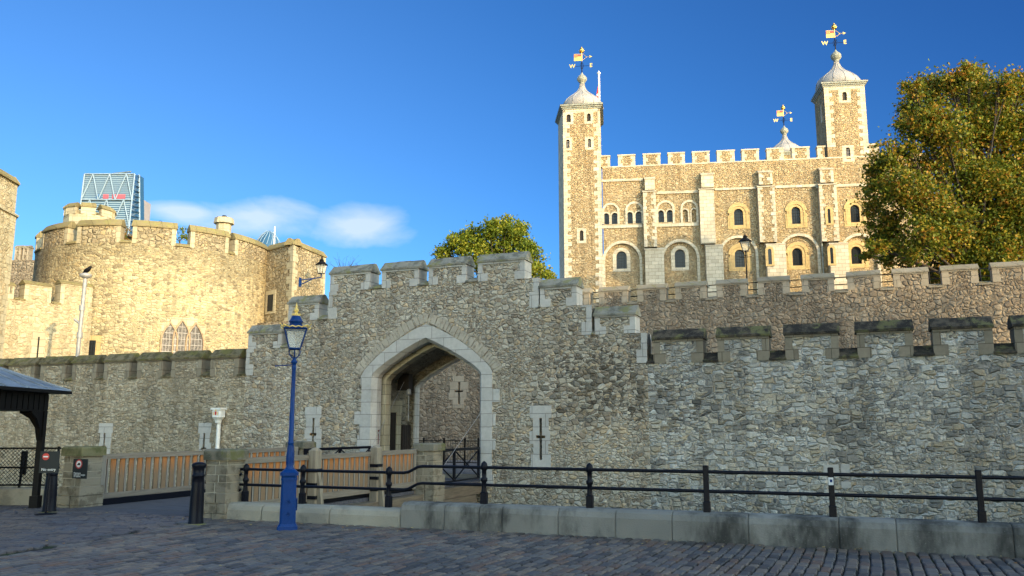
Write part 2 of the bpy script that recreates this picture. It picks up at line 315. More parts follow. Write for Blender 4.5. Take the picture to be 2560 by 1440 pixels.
# ---------------------------------------------------------------- mesh builder
class MB:
    def __init__(s): s.v = []; s.f = []; s.k = []; s.i = 0; s.sm = []
    def add(s, vs, fs, smooth=False):
        b = len(s.v); s.v += [tuple(x) for x in vs]
        for f in fs: s.f.append([b + q for q in f]); s.k.append(s.i); s.sm.append(smooth)
        return s
    def mat(s, i): s.i = i; return s
    def box(s, x0, x1, y0, y1, z0, z1, bev=0):
        if bev:
            b = bev; prof = [(x0 + b, y0), (x1 - b, y0), (x1, y0 + b), (x1, y1 - b), (x1 - b, y1), (x0 + b, y1), (x0, y1 - b), (x0, y0 + b)]
            top = [(x0 + b, y0 + b)] * 1
            vs = [(x, y, z0) for x, y in prof] + [(x, y, z1 - b) for x, y in prof]
            cx, cy = (x0 + x1) / 2, (y0 + y1) / 2
            fx = (x1 - x0 - 2 * b) / (x1 - x0); fy = (y1 - y0 - 2 * b) / (y1 - y0)
            vs += [(cx + (x - cx) * fx, cy + (y - cy) * fy, z1) for x, y in prof]
            fs = [[i, (i + 1) % 8, (i + 1) % 8 + 8, i + 8] for i in range(8)] + [[i + 8, (i + 1) % 8 + 8, (i + 1) % 8 + 16, i + 16] for i in range(8)]
            fs += [list(range(16, 24)), list(range(7, -1, -1))]
            return s.add(vs, fs)
        vs = [(x, y, z) for z in (z0, z1) for y in (y0, y1) for x in (x0, x1)]
        return s.add(vs, [(0, 2, 3, 1), (4, 5, 7, 6), (0, 1, 5, 4), (2, 6, 7, 3), (0, 4, 6, 2), (1, 3, 7, 5)])
    def poly(s, pts, a, b, plane='XZ', holes=(), axis=None):
        """extrude an outline (with holes) from a to b; XZ -> along y, XY -> along z, YZ -> along x"""
        def put(p, d):
            if plane == 'XZ': return (p[0], d, p[1])
            if plane == 'XY': return (p[0], p[1], d)
            return (d, p[0], p[1])
        loops = [list(pts)] + [list(h) for h in holes]
        flat = [p for l in loops for p in l]
        tris = tessellate_polygon([[Vector((p[0], p[1], 0)) for p in l] for l in loops])
        n = len(flat); vs = [put(p, a) for p in flat] + [put(p, b) for p in flat]
        ar = sum(l0[0] * l1[1] - l1[0] * l0[1] for l0, l1 in zip(pts, list(pts[1:]) + [pts[0]]))
        fs = []
        for t in tris:
            p, q, r = (flat[i] for i in t)
            ccw = (q[0] - p[0]) * (r[1] - p[1]) - (q[1] - p[1]) * (r[0] - p[0]) > 0
            t = tuple(t) if ccw else tuple(reversed(t))
            front = plane == 'XZ'   # XZ extruded +y: front (a) should face -y ; ccw in xz gives normal -y
            if front: fs += [t, tuple(i + n for i in reversed(t))]
            else: fs += [tuple(reversed(t)), tuple(i + n for i in t)]
        k = 0
        for li, l in enumerate(loops):
            m = len(l)
            a2 = sum(l0[0] * l1[1] - l1[0] * l0[1] for l0, l1 in zip(l, l[1:] + [l[0]]))
            for i in range(m):
                p, q = k + i, k + (i + 1) % m
                f = (p, q, q + n, p + n)
                flip = (a2 > 0) != (li > 0)
                if plane == 'XZ': flip = not flip
                fs.append(f if flip else tuple(reversed(f)))
            k += m
        return s.add(vs, fs)
    def tube(s, path, r, n=8, smooth=True, cap=True):
        path = [Vector(p) for p in path]; rs = r if isinstance(r, (list, tuple)) else [r] * len(path)
        vs = []; up = Vector((0, 0, 1))
        for i, p in enumerate(path):
            d = (path[min(i + 1, len(path) - 1)] - path[max(i - 1, 0)]).normalized()
            a = d.cross(up) if abs(d.dot(up)) < .95 else d.cross(Vector((0, 1, 0)))
            a.normalize(); b = a.cross(d)
            for j in range(n):
                t = 2 * PI * j / n; vs.append(p + (a * math.cos(t) + b * math.sin(t)) * rs[i])
        fs = [(i * n + j, i * n + (j + 1) % n, (i + 1) * n + (j + 1) % n, (i + 1) * n + j) for i in range(len(path) - 1) for j in range(n)]
        s.add(vs, fs, smooth)
        if cap: s.add(vs[:n], [tuple(range(n))]); s.add(vs[-n:], [tuple(range(n - 1, -1, -1))])
        return s
    def lathe(s, prof, c=(0, 0, 0), n=16, smooth=True, rot=0):
        vs = [(c[0] + r * math.cos(2 * PI * j / n + rot), c[1] + r * math.sin(2 * PI * j / n + rot), c[2] + z) for r, z in prof for j in range(n)]
        fs = [(i * n + j, i * n + (j + 1) % n, (i + 1) * n + (j + 1) % n, (i + 1) * n + j) for i in range(len(prof) - 1) for j in range(n)]
        s.add(vs, fs, smooth)
        if prof[-1][0] > 1e-4: s.add(vs[-n:], [tuple(range(n))])
        if prof[0][0] > 1e-4: s.add(vs[:n], [tuple(range(n - 1, -1, -1))])
        return s
    def arc(s, c, r0, r1, a0, a1, z0, z1, n=8, prof=None):
        """curved block about c; angle 0 faces -y, positive to +x. prof: (radius fraction, z) section"""
        sec = prof or [(r0, z0), (r1, z0), (r1, z1), (r0, z1)]; m = len(sec); vs = []
        for i in range(n + 1):
            a = a0 + (a1 - a0) * i / n
            vs += [(c[0] + r * math.sin(a), c[1] - r * math.cos(a), z) for r, z in sec]
        fs = [(i * m + j, (i + 1) * m + j, (i + 1) * m + (j + 1) % m, i * m + (j + 1) % m) for i in range(n) for j in range(m)]
        fs += [tuple(range(m)), tuple(n * m + j for j in range(m - 1, -1, -1))]
        return s.add(vs, fs)
    def text(s, txt, size, at, depth=.004, align='CENTER', rotz=0, bold=0):
        cu = bpy.data.curves.new('t', 'FONT'); cu.body = txt; cu.size = size; cu.extrude = depth; cu.align_x = align; cu.offset = bold; cu.resolution_u = 3
        ob = bpy.data.objects.new('t', cu); COL.objects.link(ob); bpy.context.view_layer.update()
        me = bpy.data.meshes.new_from_object(ob.evaluated_get(bpy.context.evaluated_depsgraph_get()))
        mt = Matrix.Translation(at) @ Matrix.Rotation(rotz, 4, 'Z') @ Matrix.Rotation(PI / 2, 4, 'X')
        s.add([mt @ v.co for v in me.vertices], [list(p.vertices) for p in me.polygons])
        bpy.data.objects.remove(ob); bpy.data.curves.remove(cu); bpy.data.meshes.remove(me); return s
    def mesh(s, name, mats):
        me = bpy.data.meshes.new(name); me.from_pydata(s.v, [], s.f)
        for m in (mats if isinstance(mats, (list, tuple)) else [mats]): me.materials.append(M[m])
        me.polygons.foreach_set('material_index', s.k); me.polygons.foreach_set('use_smooth', s.sm); me.update(); return me

class Fr:
    def __init__(s, ox, oy, deg, oz=0): s.o = Vector((ox, oy, oz)); s.a = R(deg); s.e = Vector((math.cos(s.a), -math.sin(s.a), 0)); s.n = Vector((math.sin(s.a), math.cos(s.a), 0))
    def hit(s, u, v, t=0):
        r = ray(u, v); o = s.o + s.n * t; k = (o.x * s.n.x + o.y * s.n.y) / (r.x * s.n.x + r.y * s.n.y)
        p = Vector((r.x * k, r.y * k, EZ + r.z * k)); return ((p - s.o).dot(s.e), p.z)
    def w(s, x, y, z=0): return s.o + s.e * x + s.n * y + Vector((0, 0, z - s.o.z * 0))
    def loc(s, p): d = Vector((p[0], p[1], 0)) - Vector((s.o.x, s.o.y, 0)); return (d.dot(s.e), d.dot(s.n))
WORLD = Fr(0, 0, 0)
BASE = {}
def props(o, label=None, cat=None, group=None, kind=None):
    for k, v in (('label', label), ('category', cat), ('group', group), ('kind', kind)):
        if v: o[k] = v
    return o
def thing(name, label, cat, fr=WORLD, base=(0, 0, 0), group=None):
    o = bpy.data.objects.new(name, None); COL.objects.link(o); o.empty_display_size = .3
    o.location = fr.w(*base); o.rotation_euler = (0, 0, -fr.a); BASE[o] = Vector(base)
    return props(o, label, cat, group)
def part(mb, name, parent, mats, label=None):
    o = bpy.data.objects.new(name, mb.mesh(name, mats)); COL.objects.link(o); o.parent = parent
    if parent in BASE: o.location = -BASE[parent]
    if label: o['label'] = label
    return o
def solo(mb, name, mats, label=None, cat=None, fr=WORLD, base=(0, 0, 0), group=None, kind=None):
    b = Vector(base); mb.v = [tuple(Vector(x) - b) for x in mb.v]
    o = bpy.data.objects.new(name, mb.mesh(name, mats)); COL.objects.link(o)
    o.location = fr.w(*base); o.rotation_euler = (0, 0, -fr.a); return props(o, label, cat, group, kind)
def clone(root, loc, rotz=None, label=None):
    r = root.copy(); COL.objects.link(r); r.location = loc
    if rotz is not None: r.rotation_euler = (0, 0, rotz)
    if label: r['label'] = label
    for ch in list(root.children):
        c = ch.copy(); COL.objects.link(c); c.parent = r
        for g in list(ch.children):
            d = g.copy(); COL.objects.link(d); d.parent = c
    return r

def archpath(c, w, zb, zs, h, n=14, shape='round'):
    if shape == 'round': arc = [(math.cos(PI * i / n), math.sin(PI * i / n)) for i in range(n + 1)]; arc = [(-a, b) for a, b in reversed([(-x, y) for x, y in arc])]; arc = [(-math.cos(PI * i / n), math.sin(PI * i / n)) for i in range(n + 1)]
    elif shape == 'lancet':
        half = [(-1, 0), (-.94, .24), (-.78, .46), (-.5, .68), (-.2, .86), (0, 1)] ; arc = half + [(-x, y) for x, y in reversed(half[:-1])]
    elif shape == 'gate_in':
        half = [(-1, 0), (-.965, .085), (-.875, .21), (-.69, .415), (-.42, .675), (-.185, .87), (0, 1)]; arc = half + [(-x, y) for x, y in reversed(half[:-1])]
    else:
        half = [(-1, 0), (-.965, .10), (-.89, .21), (-.727, .42), (-.525, .63), (-.32, .80), (-.14, .93), (0, 1)]; arc = half + [(-x, y) for x, y in reversed(half[:-1])]
    return [(c - w, zb)] + [(c + x * w, zs + y * h) for x, y in arc] + [(c + w, zb)]
def quoins(mb, s, side, z0, z1, h=.42, wa=.32, wb=.62, t0=-.02, t1=.4, phase=0):
    z = z0; i = phase
    while z < z1 - .05:
        zz = min(z + h * random.uniform(.85, 1.15), z1); w = (wa if i % 2 else wb) * random.uniform(.93, 1.07)
        a, b = (s, s + w) if side > 0 else (s - w, s)
        mb.box(a, b, t0 - random.uniform(0, .006), t1, z, zz - .008); z = zz; i += 1

# ---------------------------------------------------------------- frames of the main walls
W = Fr(-1.05, 27.5, 22)        # outer curtain wall and gate, local x along wall to the right, y inward
I = Fr(-2.7, 44, 22)           # inner curtain wall
T = Fr(6, 98, 8)               # keep

# ---------------------------------------------------------------- ground
MOAT = -3.0
g = MB(); g.add([(-3000, -400, MOAT), (3000, -400, MOAT), (3000, 5000, MOAT), (-3000, 5000, MOAT)], [(0, 1, 2, 3)])
solo(g, 'ground', 'grass', kind='structure')
kerbl = [(-60, -11.5), (-5.2, -11.5), (.0, -12.15), (3.2, -12.06), (7.6, -11.98), (13.3, -11.96), (40, -11.95)]
g = MB(); g.poly([(-60, -60), (60, -60), (60, -11.7)] + [(x, y) for x, y in reversed(kerbl)], MOAT - .02, -.035, 'XY')
solo(g, 'wharf', 'sett_bed', kind='structure', fr=W)
g = MB(); g.poly([(-80, 3.0), (80, 3.0), (80, 120), (-80, 120)], MOAT - .02, 0, 'XY')
solo(g, 'lane', 'cobble', kind='structure', fr=W)

def setts(name, mat, x0, x1, y0, y1, wx, ly, keep, rot=0, seed=1, wave=.0):
    """individual granite setts, each a bevelled block with its own height and tilt, in one paving mesh"""
    r = random.Random(seed); V = []; Fc = []; tint = []
    ca, sa = math.cos(rot), math.sin(rot)
    x = x0; row = 0
    while x < x1:
        wr = wx * r.uniform(.88, 1.12); y = y0 + r.uniform(0, ly)
        while y < y1:
            l = ly * r.uniform(.75, 1.3); bow = wave * math.sin(y * .5 + x * .15)
            cx, cy = x + wr / 2 + bow, y + l / 2
            X, Y = cx * ca - cy * sa, cx * sa + cy * ca
            if keep(X, Y):
                g_ = .011; b = .015; h = r.uniform(-.004, .004); tx, ty = r.uniform(-.025, .025), r.uniform(-.02, .02)
                hx, hy = wr / 2 - g_, l / 2 - g_; q = len(V)
                j = [(r.uniform(-.009, .009), r.uniform(-.009, .009)) for _ in range(4)]
                for (ix, iz) in ((0, -.05), (0, -.014), (b, 0), ):
                    for c, (sx, sy) in enumerate(((-1, -1), (1, -1), (1, 1), (-1, 1))):
                        px, py = sx * (hx - ix) + j[c][0], sy * (hy - ix) + j[c][1]
                        pz = iz + h + px * tx + py * ty if iz > -.04 else iz
                        V.append(((cx + px) * ca - (cy + py) * sa, (cx + px) * sa + (cy + py) * ca, pz))
                V.append((X, Y, h + .002))
                for k in (0, 4):
                    for c in range(4): Fc.append((q + k + c, q + k + (c + 1) % 4, q + k + 4 + (c + 1) % 4, q + k + 4 + c))
                for c in range(4): Fc.append((q + 8 + c, q + 8 + (c + 1) % 4, q + 12))
                tint += [r.random()] * 12
            y += l
        x += wr; row += 1
    me = bpy.data.meshes.new(name); me.from_pydata(V, [], Fc); me.materials.append(M[mat])
    at = me.attributes.new('tint', 'FLOAT', 'FACE'); at.data.foreach_set('value', tint)
    me.update()
    o = bpy.data.objects.new(name, me); COL.objects.link(o); o.location = W.o; o.rotation_euler = (0, 0, -W.a); o['kind'] = 'structure'
    return o
def kerb_t(s):
    for (a, ta), (b, tb) in zip(kerbl, kerbl[1:]):
        if a <= s <= b: return ta + (tb - ta) * (s - a) / (b - a)
    return -11.7
# seam of the bridge approach: (0,1388)..(500,1300) in the photograph
sa_ = W.loc(G(-60, 1400)); sb_ = W.loc(G(505, 1300))
def seam(s, t):
    return (sb_[0] - sa_[0]) * (t - sa_[1]) - (sb_[1] - sa_[1]) * (s - sa_[0])
def on_bridge_side(s, t): return seam(s, t) > 0 and s < .9
vis = lambda s, t: W.w(s, t).y > 6.5 and abs(W.w(s, t).x) < W.w(s, t).y * .72 + .6
setts('road', 'sett', -16, 20, -26, -11, .14, .29, lambda s, t: t < kerb_t(s) + .05 and not (seam(s, t) > -.3 and s < .9) and vis(s, t), 0, 3, .12)
setts('pavement', 'sett_old', -22, 20, -26, 20, .15, .30, lambda s, t: t < kerb_t(s) - .02 and seam(s, t) > .3 and s < .3 and vis(s, t), R(-68), 5, .05)

lv = MB(); r = random.Random(9)
for k in range(190):
    s_ = r.uniform(-7, 14); t_ = kerb_t(s_) - abs(r.gauss(0, .5)) - .03 if k % 3 else r.uniform(-19, -12.3)
    if s_ < .3 and t_ > -12.2: continue
    a_ = r.uniform(0, 6.28); q_ = r.uniform(.018, .04); lv.mat(k % 2)
    lv.add([(s_ + q_ * math.cos(a_ + b_) * w_, t_ + q_ * math.sin(a_ + b_) * w_, .012 + r.uniform(0, .015)) for b_, w_ in ((0, 1), (1.3, .6), (2.4, .9), (3.6, .7), (5, .8))], [(0, 1, 2, 3, 4)])
M['litter'] = plain('dry_leaf_brown', (.20, .10, .035), .8); M['litter_pale'] = plain('dry_leaf_yellow', (.34, .25, .10), .8)
solo(lv, 'fallen_leaves', ['litter', 'litter_pale'], kind='stuff', fr=W)

# ---------------------------------------------------------------- kerb wall along the quay
def kerb_block(mb, s0, s1, ht, wd=.42, j=.006):
    t0, t1 = kerb_t(s0), kerb_t(s1); r = .09
    sec = [(0, -.05), (.0, ht - r - .03), (.03, ht - r * .45), (.10, ht), (wd - .08, ht), (wd, ht - .1), (wd, -1.2), (0.05, -1.2)]
    vs = []
    for s, t, e in ((s0 + j, t0, .012), (s0 + j + .015, t0, 0), (s1 - j - .015, t1, 0), (s1 - j, t1, .012)):
        vs += [(s, t + y + (e if y < .2 else -e), z - (e * .6 if z > 0 else 0)) for y, z in sec]
    m = len(sec); fs = [(i * m + k, (i + 1) * m + k, (i + 1) * m + (k + 1) % m, i * m + (k + 1) % m) for i in range(3) for k in range(m)]
    fs += [tuple(range(m)), tuple(3 * m + k for k in range(m - 1, -1, -1))]
    mb.add(vs, fs)
kr = thing('kerb_wall', 'long low grey kerb wall of stained stone blocks along the cobbled quay', 'kerb', W, (.7, -12.2, 0))
a = MB(); b = MB()
us = [572, 662, 828, 1003]; ss = [W.hit(u, v, -12.0)[0] for u, v in zip(us, (1300, 1306, 1311, 1316))]
for s0, s1 in zip(ss, ss[1:]): kerb_block(a, s0, s1, .29, .44)
part(a, 'low_blocks', kr, 'kerb_pale', 'paler lower kerb blocks with worn rounded tops')
s = ss[-1]
vv = lambda u: 1316 + (u - 1003) * .0475
ks = [W.hit(u, vv(u), -12.0)[0] for u in (1003, 1112, 1198, 1255, 1395, 1538, 1680, 1872, 2100, 2245, 2540)]
ks += [ks[-1] + 1.5, ks[-1] + 3.2, ks[-1] + 5]
for s0, s1 in zip(ks, ks[1:]): kerb_block(b, s0, s1, .41, .46, .003)
part(b, 'high_blocks', kr, 'kerb', 'darker higher kerb blocks streaked with black stains')

# ---------------------------------------------------------------- walls with merlons
COP = [(-.07, 0), (-.07, .07), (-.02, .085), (.20, .30), (.24, .33), (.36, .33), (.40, .30), (.62, .085), (.67, .07), (.67, 0)]
def merlon(parent, s0, s1, zb, zt, mats, th=.6, cop=.33, jamb=.2, foot=.34, shear=0, t0=0, scale=1.0, name='merlon'):
    """rubble middle, dressed jambs with a wider foot stone, pitched coping"""
    mb = MB(); j = jamb; zc = zt - cop
    mb.mat(0).box(s0 + j, s1 - j, t0, t0 + th, zb, zc - .06)
    mb.mat(1)
    for a, b, sg in ((s0, s0 + j, 1), (s1 - j, s1, -1)):
        e = .0 if foot <= j else foot - j
        zm = zb + (zc - zb) * .42
        mb.box(a, b, t0 - .012, t0 + th + .012, zm, zc - .06)
        f0, f1 = (a, b + e) if sg > 0 else (a - e, b)
        mb.box(f0, f1, t0 - .017, t0 + th + .017, zb - .0, zm)
    mb.box(s0 + .003, s1 - .003, t0 - .03, t0 + th + .03, zc - .06, zc)
    m = part(mb, name, parent, mats[:2])
    c = MB(); k = cop / .33
    sec = [(t0 + y * th / .6, zc + z * k) for y, z in COP]
    n = len(sec); vs = []
    for x, (dy, dz) in ((s0 - .04, (0, 0)), (s1 + .04, (0, 0))): vs += [(x, y, z) for y, z in sec]
    # split so the ridge sags a little and joints read
    xs = [s0 - .04] + [s0 + (s1 - s0) * (i / 3) + random.uniform(-.05, .05) for i in (1, 2)] + [s1 + .04]
    for x0, x1 in zip(xs, xs[1:]):
        dz = random.uniform(-.008, .008); vs = [(x, y, z + dz) for x in (x0 + .002, x1 - .002) for y, z in sec]
        fs = [(q, n + q, n + (q + 1) % n, (q + 1) % n) for q in range(n)] + [tuple(range(n)), tuple(2 * n - 1 - q for q in range(n))]
        c.add(vs, fs)
    part(c, 'coping', m, mats[2])
    return m
def sill(parent, s0, s1, zb, mats, th=.6, h=.25, t0=0):
    c = MB(); sec = [(t0 - .06, zb), (t0 - .06, zb + .05), (t0 - .02, zb + .07), (t0 + th * .45, zb + h), (t0 + th * .55, zb + h), (t0 + th + .02, zb + .07), (t0 + th + .06, zb)]
    c.poly(sec, s0 - .02, s1 + .02, 'YZ'); return part(c, 'crenel_sill', parent, mats)
def slit_parts(parent, fr, uc, vt, vb, cross_v, half_w, cw, blocks, mat='ash', circ=False):
    """dressed stone surround; returns the hole polygon"""
    sc, zt = fr.hit(uc, vt); _, zb = fr.hit(uc, vb); _, zc = fr.hit(uc, cross_v)
    hw = half_w; ch = .045
    hole = [(sc - hw, zb), (sc + hw, zb), (sc + hw, zc - ch), (sc + cw, zc - ch), (sc + cw, zc + ch), (sc + hw, zc + ch), (sc + hw, zt), (sc - hw, zt), (sc - hw, zc + ch), (sc - cw, zc + ch), (sc - cw, zc - ch), (sc - hw, zc - ch)]
    m = MB()
    for (u0, u1, v0, v1) in blocks:
        a = fr.hit(u0, (v0 + v1) / 2)[0]; b = fr.hit(u1, (v0 + v1) / 2)[0]; z1 = fr.hit(uc, v0)[1]; z0 = fr.hit(uc, v1)[1]
        if z0 >= zt - .01: m.box(a, b, -.022, .02, z0 + .004, z1)
        else:
            # left and right halves of the block, notched round the slit and its cross bar
            cuts = sorted({z0, z1, *[q for q in (zc - ch, zc + ch, zb, zt) if z0 < q < z1]})
            for q0, q1 in zip(cuts, cuts[1:]):
                mid = (q0 + q1) / 2
                if mid < zb or mid > zt: m.box(a, b, -.022, .02, q0, q1); continue
                k = cw if abs(mid - zc) < ch else hw
                m.box(a, sc - k, -.022, .02, q0, q1); m.box(sc + k, b, -.022, .02, q0, q1)
    part(m, 'arrow_slit', parent, mat)
    return hole

# outer curtain wall, left stretch
gate_s0 = W.hit(618, 850)[0]; gate_s1 = W.hit(1617, 850)[0]
SILL = 3.55
cw = thing('curtain_wall', 'buff stone moat wall with mossy merlons, left of the gate, behind the bridge', 'wall', W, (-16, 0, MOAT), 'outer curtain wall stretches')
holes = []
holes.append(slit_parts(cw, W, 263, 1083, 1120, 1117, .042, .13, [(248, 283, 1058, 1083), (251, 279, 1083, 1108), (247, 276, 1108, 1135)], 'ash'))
holes.append(slit_parts(cw, W, 512, 1083, 1140, 1122, .042, .13, [(497, 529, 1057, 1083), (500, 525, 1083, 1107), (498, 528, 1107, 1140)], 'ash'))
m = MB(); m.poly([(-46, MOAT), (gate_s0, MOAT), (gate_s0, SILL), (-46, SILL)], 0, .5, 'XZ', holes); m.box(-46, gate_s0 - .004, .501, 1.6, MOAT, SILL - 1.0)
part(m, 'wall', cw, 'rub_left')
fronts = [(-75, -62 + 62), (0 - 60, 10), (23, 88), (103, 165), (183, 243), (262, 325), (345, 408), (430, 505), (528, 598)][2:]
prev = None
lm = []
for u0, u1 in fronts:
    vr = 905 - (u0 / 600) * 25 + 10; lm.append((W.hit(u0, vr)[0], W.hit(u1, vr)[0]))
pitch = lm[1][0] - lm[0][0]
lm = [(lm[0][0] - k * pitch, lm[0][1] - k * pitch) for k in (4, 3, 2, 1)] + lm
for i, (s0, s1) in enumerate(lm):
    merlon(cw, s0, s1, SILL, 4.58, ('rub_left', 'ash_brown', 'cop_left'), th=.62, cop=.34, jamb=.19, foot=.22)
    nx = lm[i + 1][0] if i + 1 < len(lm) else gate_s0
    sill(cw, s1, nx, SILL, 'cop_left', th=.62, h=.2)

# outer curtain wall, right stretch
cr = thing('curtain_wall', 'long grey rubble moat wall with black mossy copings, behind the iron railing on the right', 'wall', W, (12, 0, MOAT), 'outer curtain wall stretches')
m = MB(); m.box(gate_s1 + .002, 34, 0, 1.6, MOAT, SILL + .02)
part(m, 'wall', cr, 'rub_right')
pb = MB()
for (u0, u1, v0, v1) in ((2058, 2098, 1162, 1182), (2100, 2125, 1160, 1184), (2103, 2128, 1204, 1220), (1950, 1972, 1165, 1180)):
    x0, z1 = W.hit(u0, v0); x1, z0 = W.hit(u1, v1); pb.box(x0, x1, -.015, .02, z0, z1)
part(pb, 'patch_stones', cr, 'ash')
rm = [(1633, 1757), (1793, 1922), (1962, 2096), (2142, 2282), (2332, 2483), (2537, 2690)]
rs_ = [(W.hit(a, 850)[0], W.hit(b, 850)[0]) for a, b in rm]
rs_ += [(rs_[-1][0] + k * 2.05, rs_[-1][1] + k * 2.05) for k in (1, 2, 3)]
prev = gate_s1
for s0, s1 in rs_:
    sill(cr, prev, s0, SILL + .02, 'cop_dark', th=.62, h=.3)
    merlon(cr, s0, s1, SILL + .02, 4.60, ('rub_right', 'ash_brown', 'cop_dark'), th=.62, cop=.33, jamb=.2, foot=.36); prev = s1

# ---------------------------------------------------------------- gatehouse
gt = thing('gatehouse', 'grey stone gateway with pointed arch and stepped battlements over the drawbridge', 'gatehouse', W, (-2, 0, MOAT))
GZ = [4.52, 5.47, 6.45]
bs = [gate_s0, W.hit(721, 830)[0], W.hit(822, 760)[0], W.hit(1347, 760)[0], W.hit(1480, 820)[0], gate_s1]
outline = [(bs[0], MOAT), (bs[5], MOAT), (bs[5], GZ[0]), (bs[4], GZ[0]), (bs[4], GZ[1]), (bs[3], GZ[1]), (bs[3], GZ[2]), (bs[2], GZ[2]), (bs[2], GZ[1]), (bs[1], GZ[1]), (bs[1], GZ[0]), (bs[0], GZ[0])]
AC, AW, ZS, AH = -2.0, 2.07, 3.42, 1.24
hole_arch = archpath(AC, AW, .0, ZS, AH, shape='gate_in')
gh = [hole_arch]
gh.append(slit_parts(gt, W, 1352, 1045, 1150, 1092, .042, .15, [(1325, 1379, 1014, 1045), (1333, 1372, 1045, 1078), (1324, 1376, 1078, 1110), (1334, 1371, 1110, 1136), (1328, 1378, 1136, 1168)]))
gh.append(slit_parts(gt, W, 785, 1045, 1140, 1086, .042, .14, [(763, 804, 1017, 1045), (766, 800, 1045, 1072), (762, 804, 1072, 1097), (768, 803, 1097, 1142)]))
m = MB(); m.poly(outline, 0, .5, 'XZ', gh)
# rear body with the vaulted passage
h2 = archpath(AC, AW - .0, .0, ZS - .1, AH - .05, shape='gate_in')
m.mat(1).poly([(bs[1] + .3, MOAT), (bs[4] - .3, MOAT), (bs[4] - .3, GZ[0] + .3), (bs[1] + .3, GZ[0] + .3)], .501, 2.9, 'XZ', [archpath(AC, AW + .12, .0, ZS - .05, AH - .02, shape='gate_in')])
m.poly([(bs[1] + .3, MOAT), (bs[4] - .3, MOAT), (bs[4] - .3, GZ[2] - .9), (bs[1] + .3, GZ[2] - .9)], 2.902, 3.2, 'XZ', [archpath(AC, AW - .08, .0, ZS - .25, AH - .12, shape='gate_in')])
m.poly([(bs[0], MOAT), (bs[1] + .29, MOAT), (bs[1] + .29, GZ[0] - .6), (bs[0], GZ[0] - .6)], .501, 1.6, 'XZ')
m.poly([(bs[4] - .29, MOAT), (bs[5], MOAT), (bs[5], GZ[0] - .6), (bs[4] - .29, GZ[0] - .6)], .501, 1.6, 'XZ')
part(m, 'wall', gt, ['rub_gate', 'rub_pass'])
# arch mouldings: front ring, chamfer, inner order
outer = archpath(AC, AW + .38, -.2, ZS + .03, AH + .42, shape='gate_out'); inner = archpath(AC, AW - .005, -.2, ZS, AH, shape='gate_in')
m = MB(); m.poly(outer + inner[::-1], -.035, .25, 'XZ')
ch0 = archpath(AC, AW - .004, -.2, ZS, AH, shape='gate_in'); ch1 = archpath(AC, AW - .13, -.2, ZS - .06, AH - .06, shape='gate_in')
n = len(ch0)
m.add([(x, -.036, z) for x, z in ch0] + [(x, .16, z) for x, z in ch1] + [(x, .42, z) for x, z in ch1], [(i, i + 1, n + i + 1, n + i) for i in range(n - 1)] + [(n + i, n + i + 1, 2 * n + i + 1, 2 * n + i) for i in range(n - 1)])
ch2 = archpath(AC, AW - .02, -.2, ZS - .02, AH - .02, shape='gate_in')
m.poly(ch2 + ch1[::-1], .42, .44, 'XZ')
for sd_ in (-1, 1):
    z = -.2; i = 0
    while z < ZS:
        zz = min(z + random.uniform(.34, .5), ZS + .03); ex = random.choice((.12, .26, .0)) if i % 2 else random.choice((.0, .05))
        if ex:
            e0 = AC + sd_ * (AW + .379); e1 = e0 + sd_ * ex; m.box(min(e0, e1), max(e0, e1), -.03, .1, z, zz - .01)
        z = zz; i += 1
ring_in = part(m, 'arch_surround', gt, 'ash')
# relieving arch of thin radiating stones
m = MB(); po = archpath(AC, AW + .72, 1.0, ZS + .12, AH + .72, shape='gate_out')[1:-1]
def along(pts, d):
    for p, q in zip(pts, pts[1:]):
        l = math.dist(p, q)
        if d <= l: return (p[0] + (q[0] - p[0]) * d / l, p[1] + (q[1] - p[1]) * d / l), ((q[0] - p[0]) / l, (q[1] - p[1]) / l)
        d -= l
    return None, None
d = .1
while True:
    wd = random.uniform(.09, .15); c, dr = along(po, d)
    if c is None: break
    nx, nz_ = -dr[1], dr[0]; l1 = random.uniform(-.02, .05); l0 = -.30
    q = [(c[0] + dr[0] * a_ * (wd / 2 - .008) + nx * b_, c[1] + dr[1] * a_ * (wd / 2 - .008) + nz_ * b_) for a_, b_ in ((-1, l0), (1, l0), (1, l1), (-1, l1))]
    ar = sum(p0[0] * p1[1] - p1[0] * p0[1] for p0, p1 in zip(q, q[1:] + [q[0]]))
    m.poly(q if ar > 0 else q[::-1], -random.uniform(.012, .034), .02, 'XZ'); d += wd
part(m, 'relieving_arch', gt, 'voussoir')
# second order inside
m = MB(); so_ = archpath(AC, AW + .13, 0, ZS - .06, AH, shape='gate_in'); si = archpath(AC, AW - .2, 0, ZS - .14, AH - .1, shape='gate_in')
m.poly(so_ + si[::-1], .62, .98, 'XZ'); part(m, 'inner_order', gt, 'ash_warm')
m = MB(); so_ = archpath(AC, AW - .079, 0, ZS - .26, AH - .12, shape='gate_in'); si = archpath(AC, AW - .14, 0, ZS - .30, AH - .14, shape='gate_in')
m.poly(so_ + si[::-1], 2.88, 3.22, 'XZ'); part(m, 'rear_order', gt, 'ash')
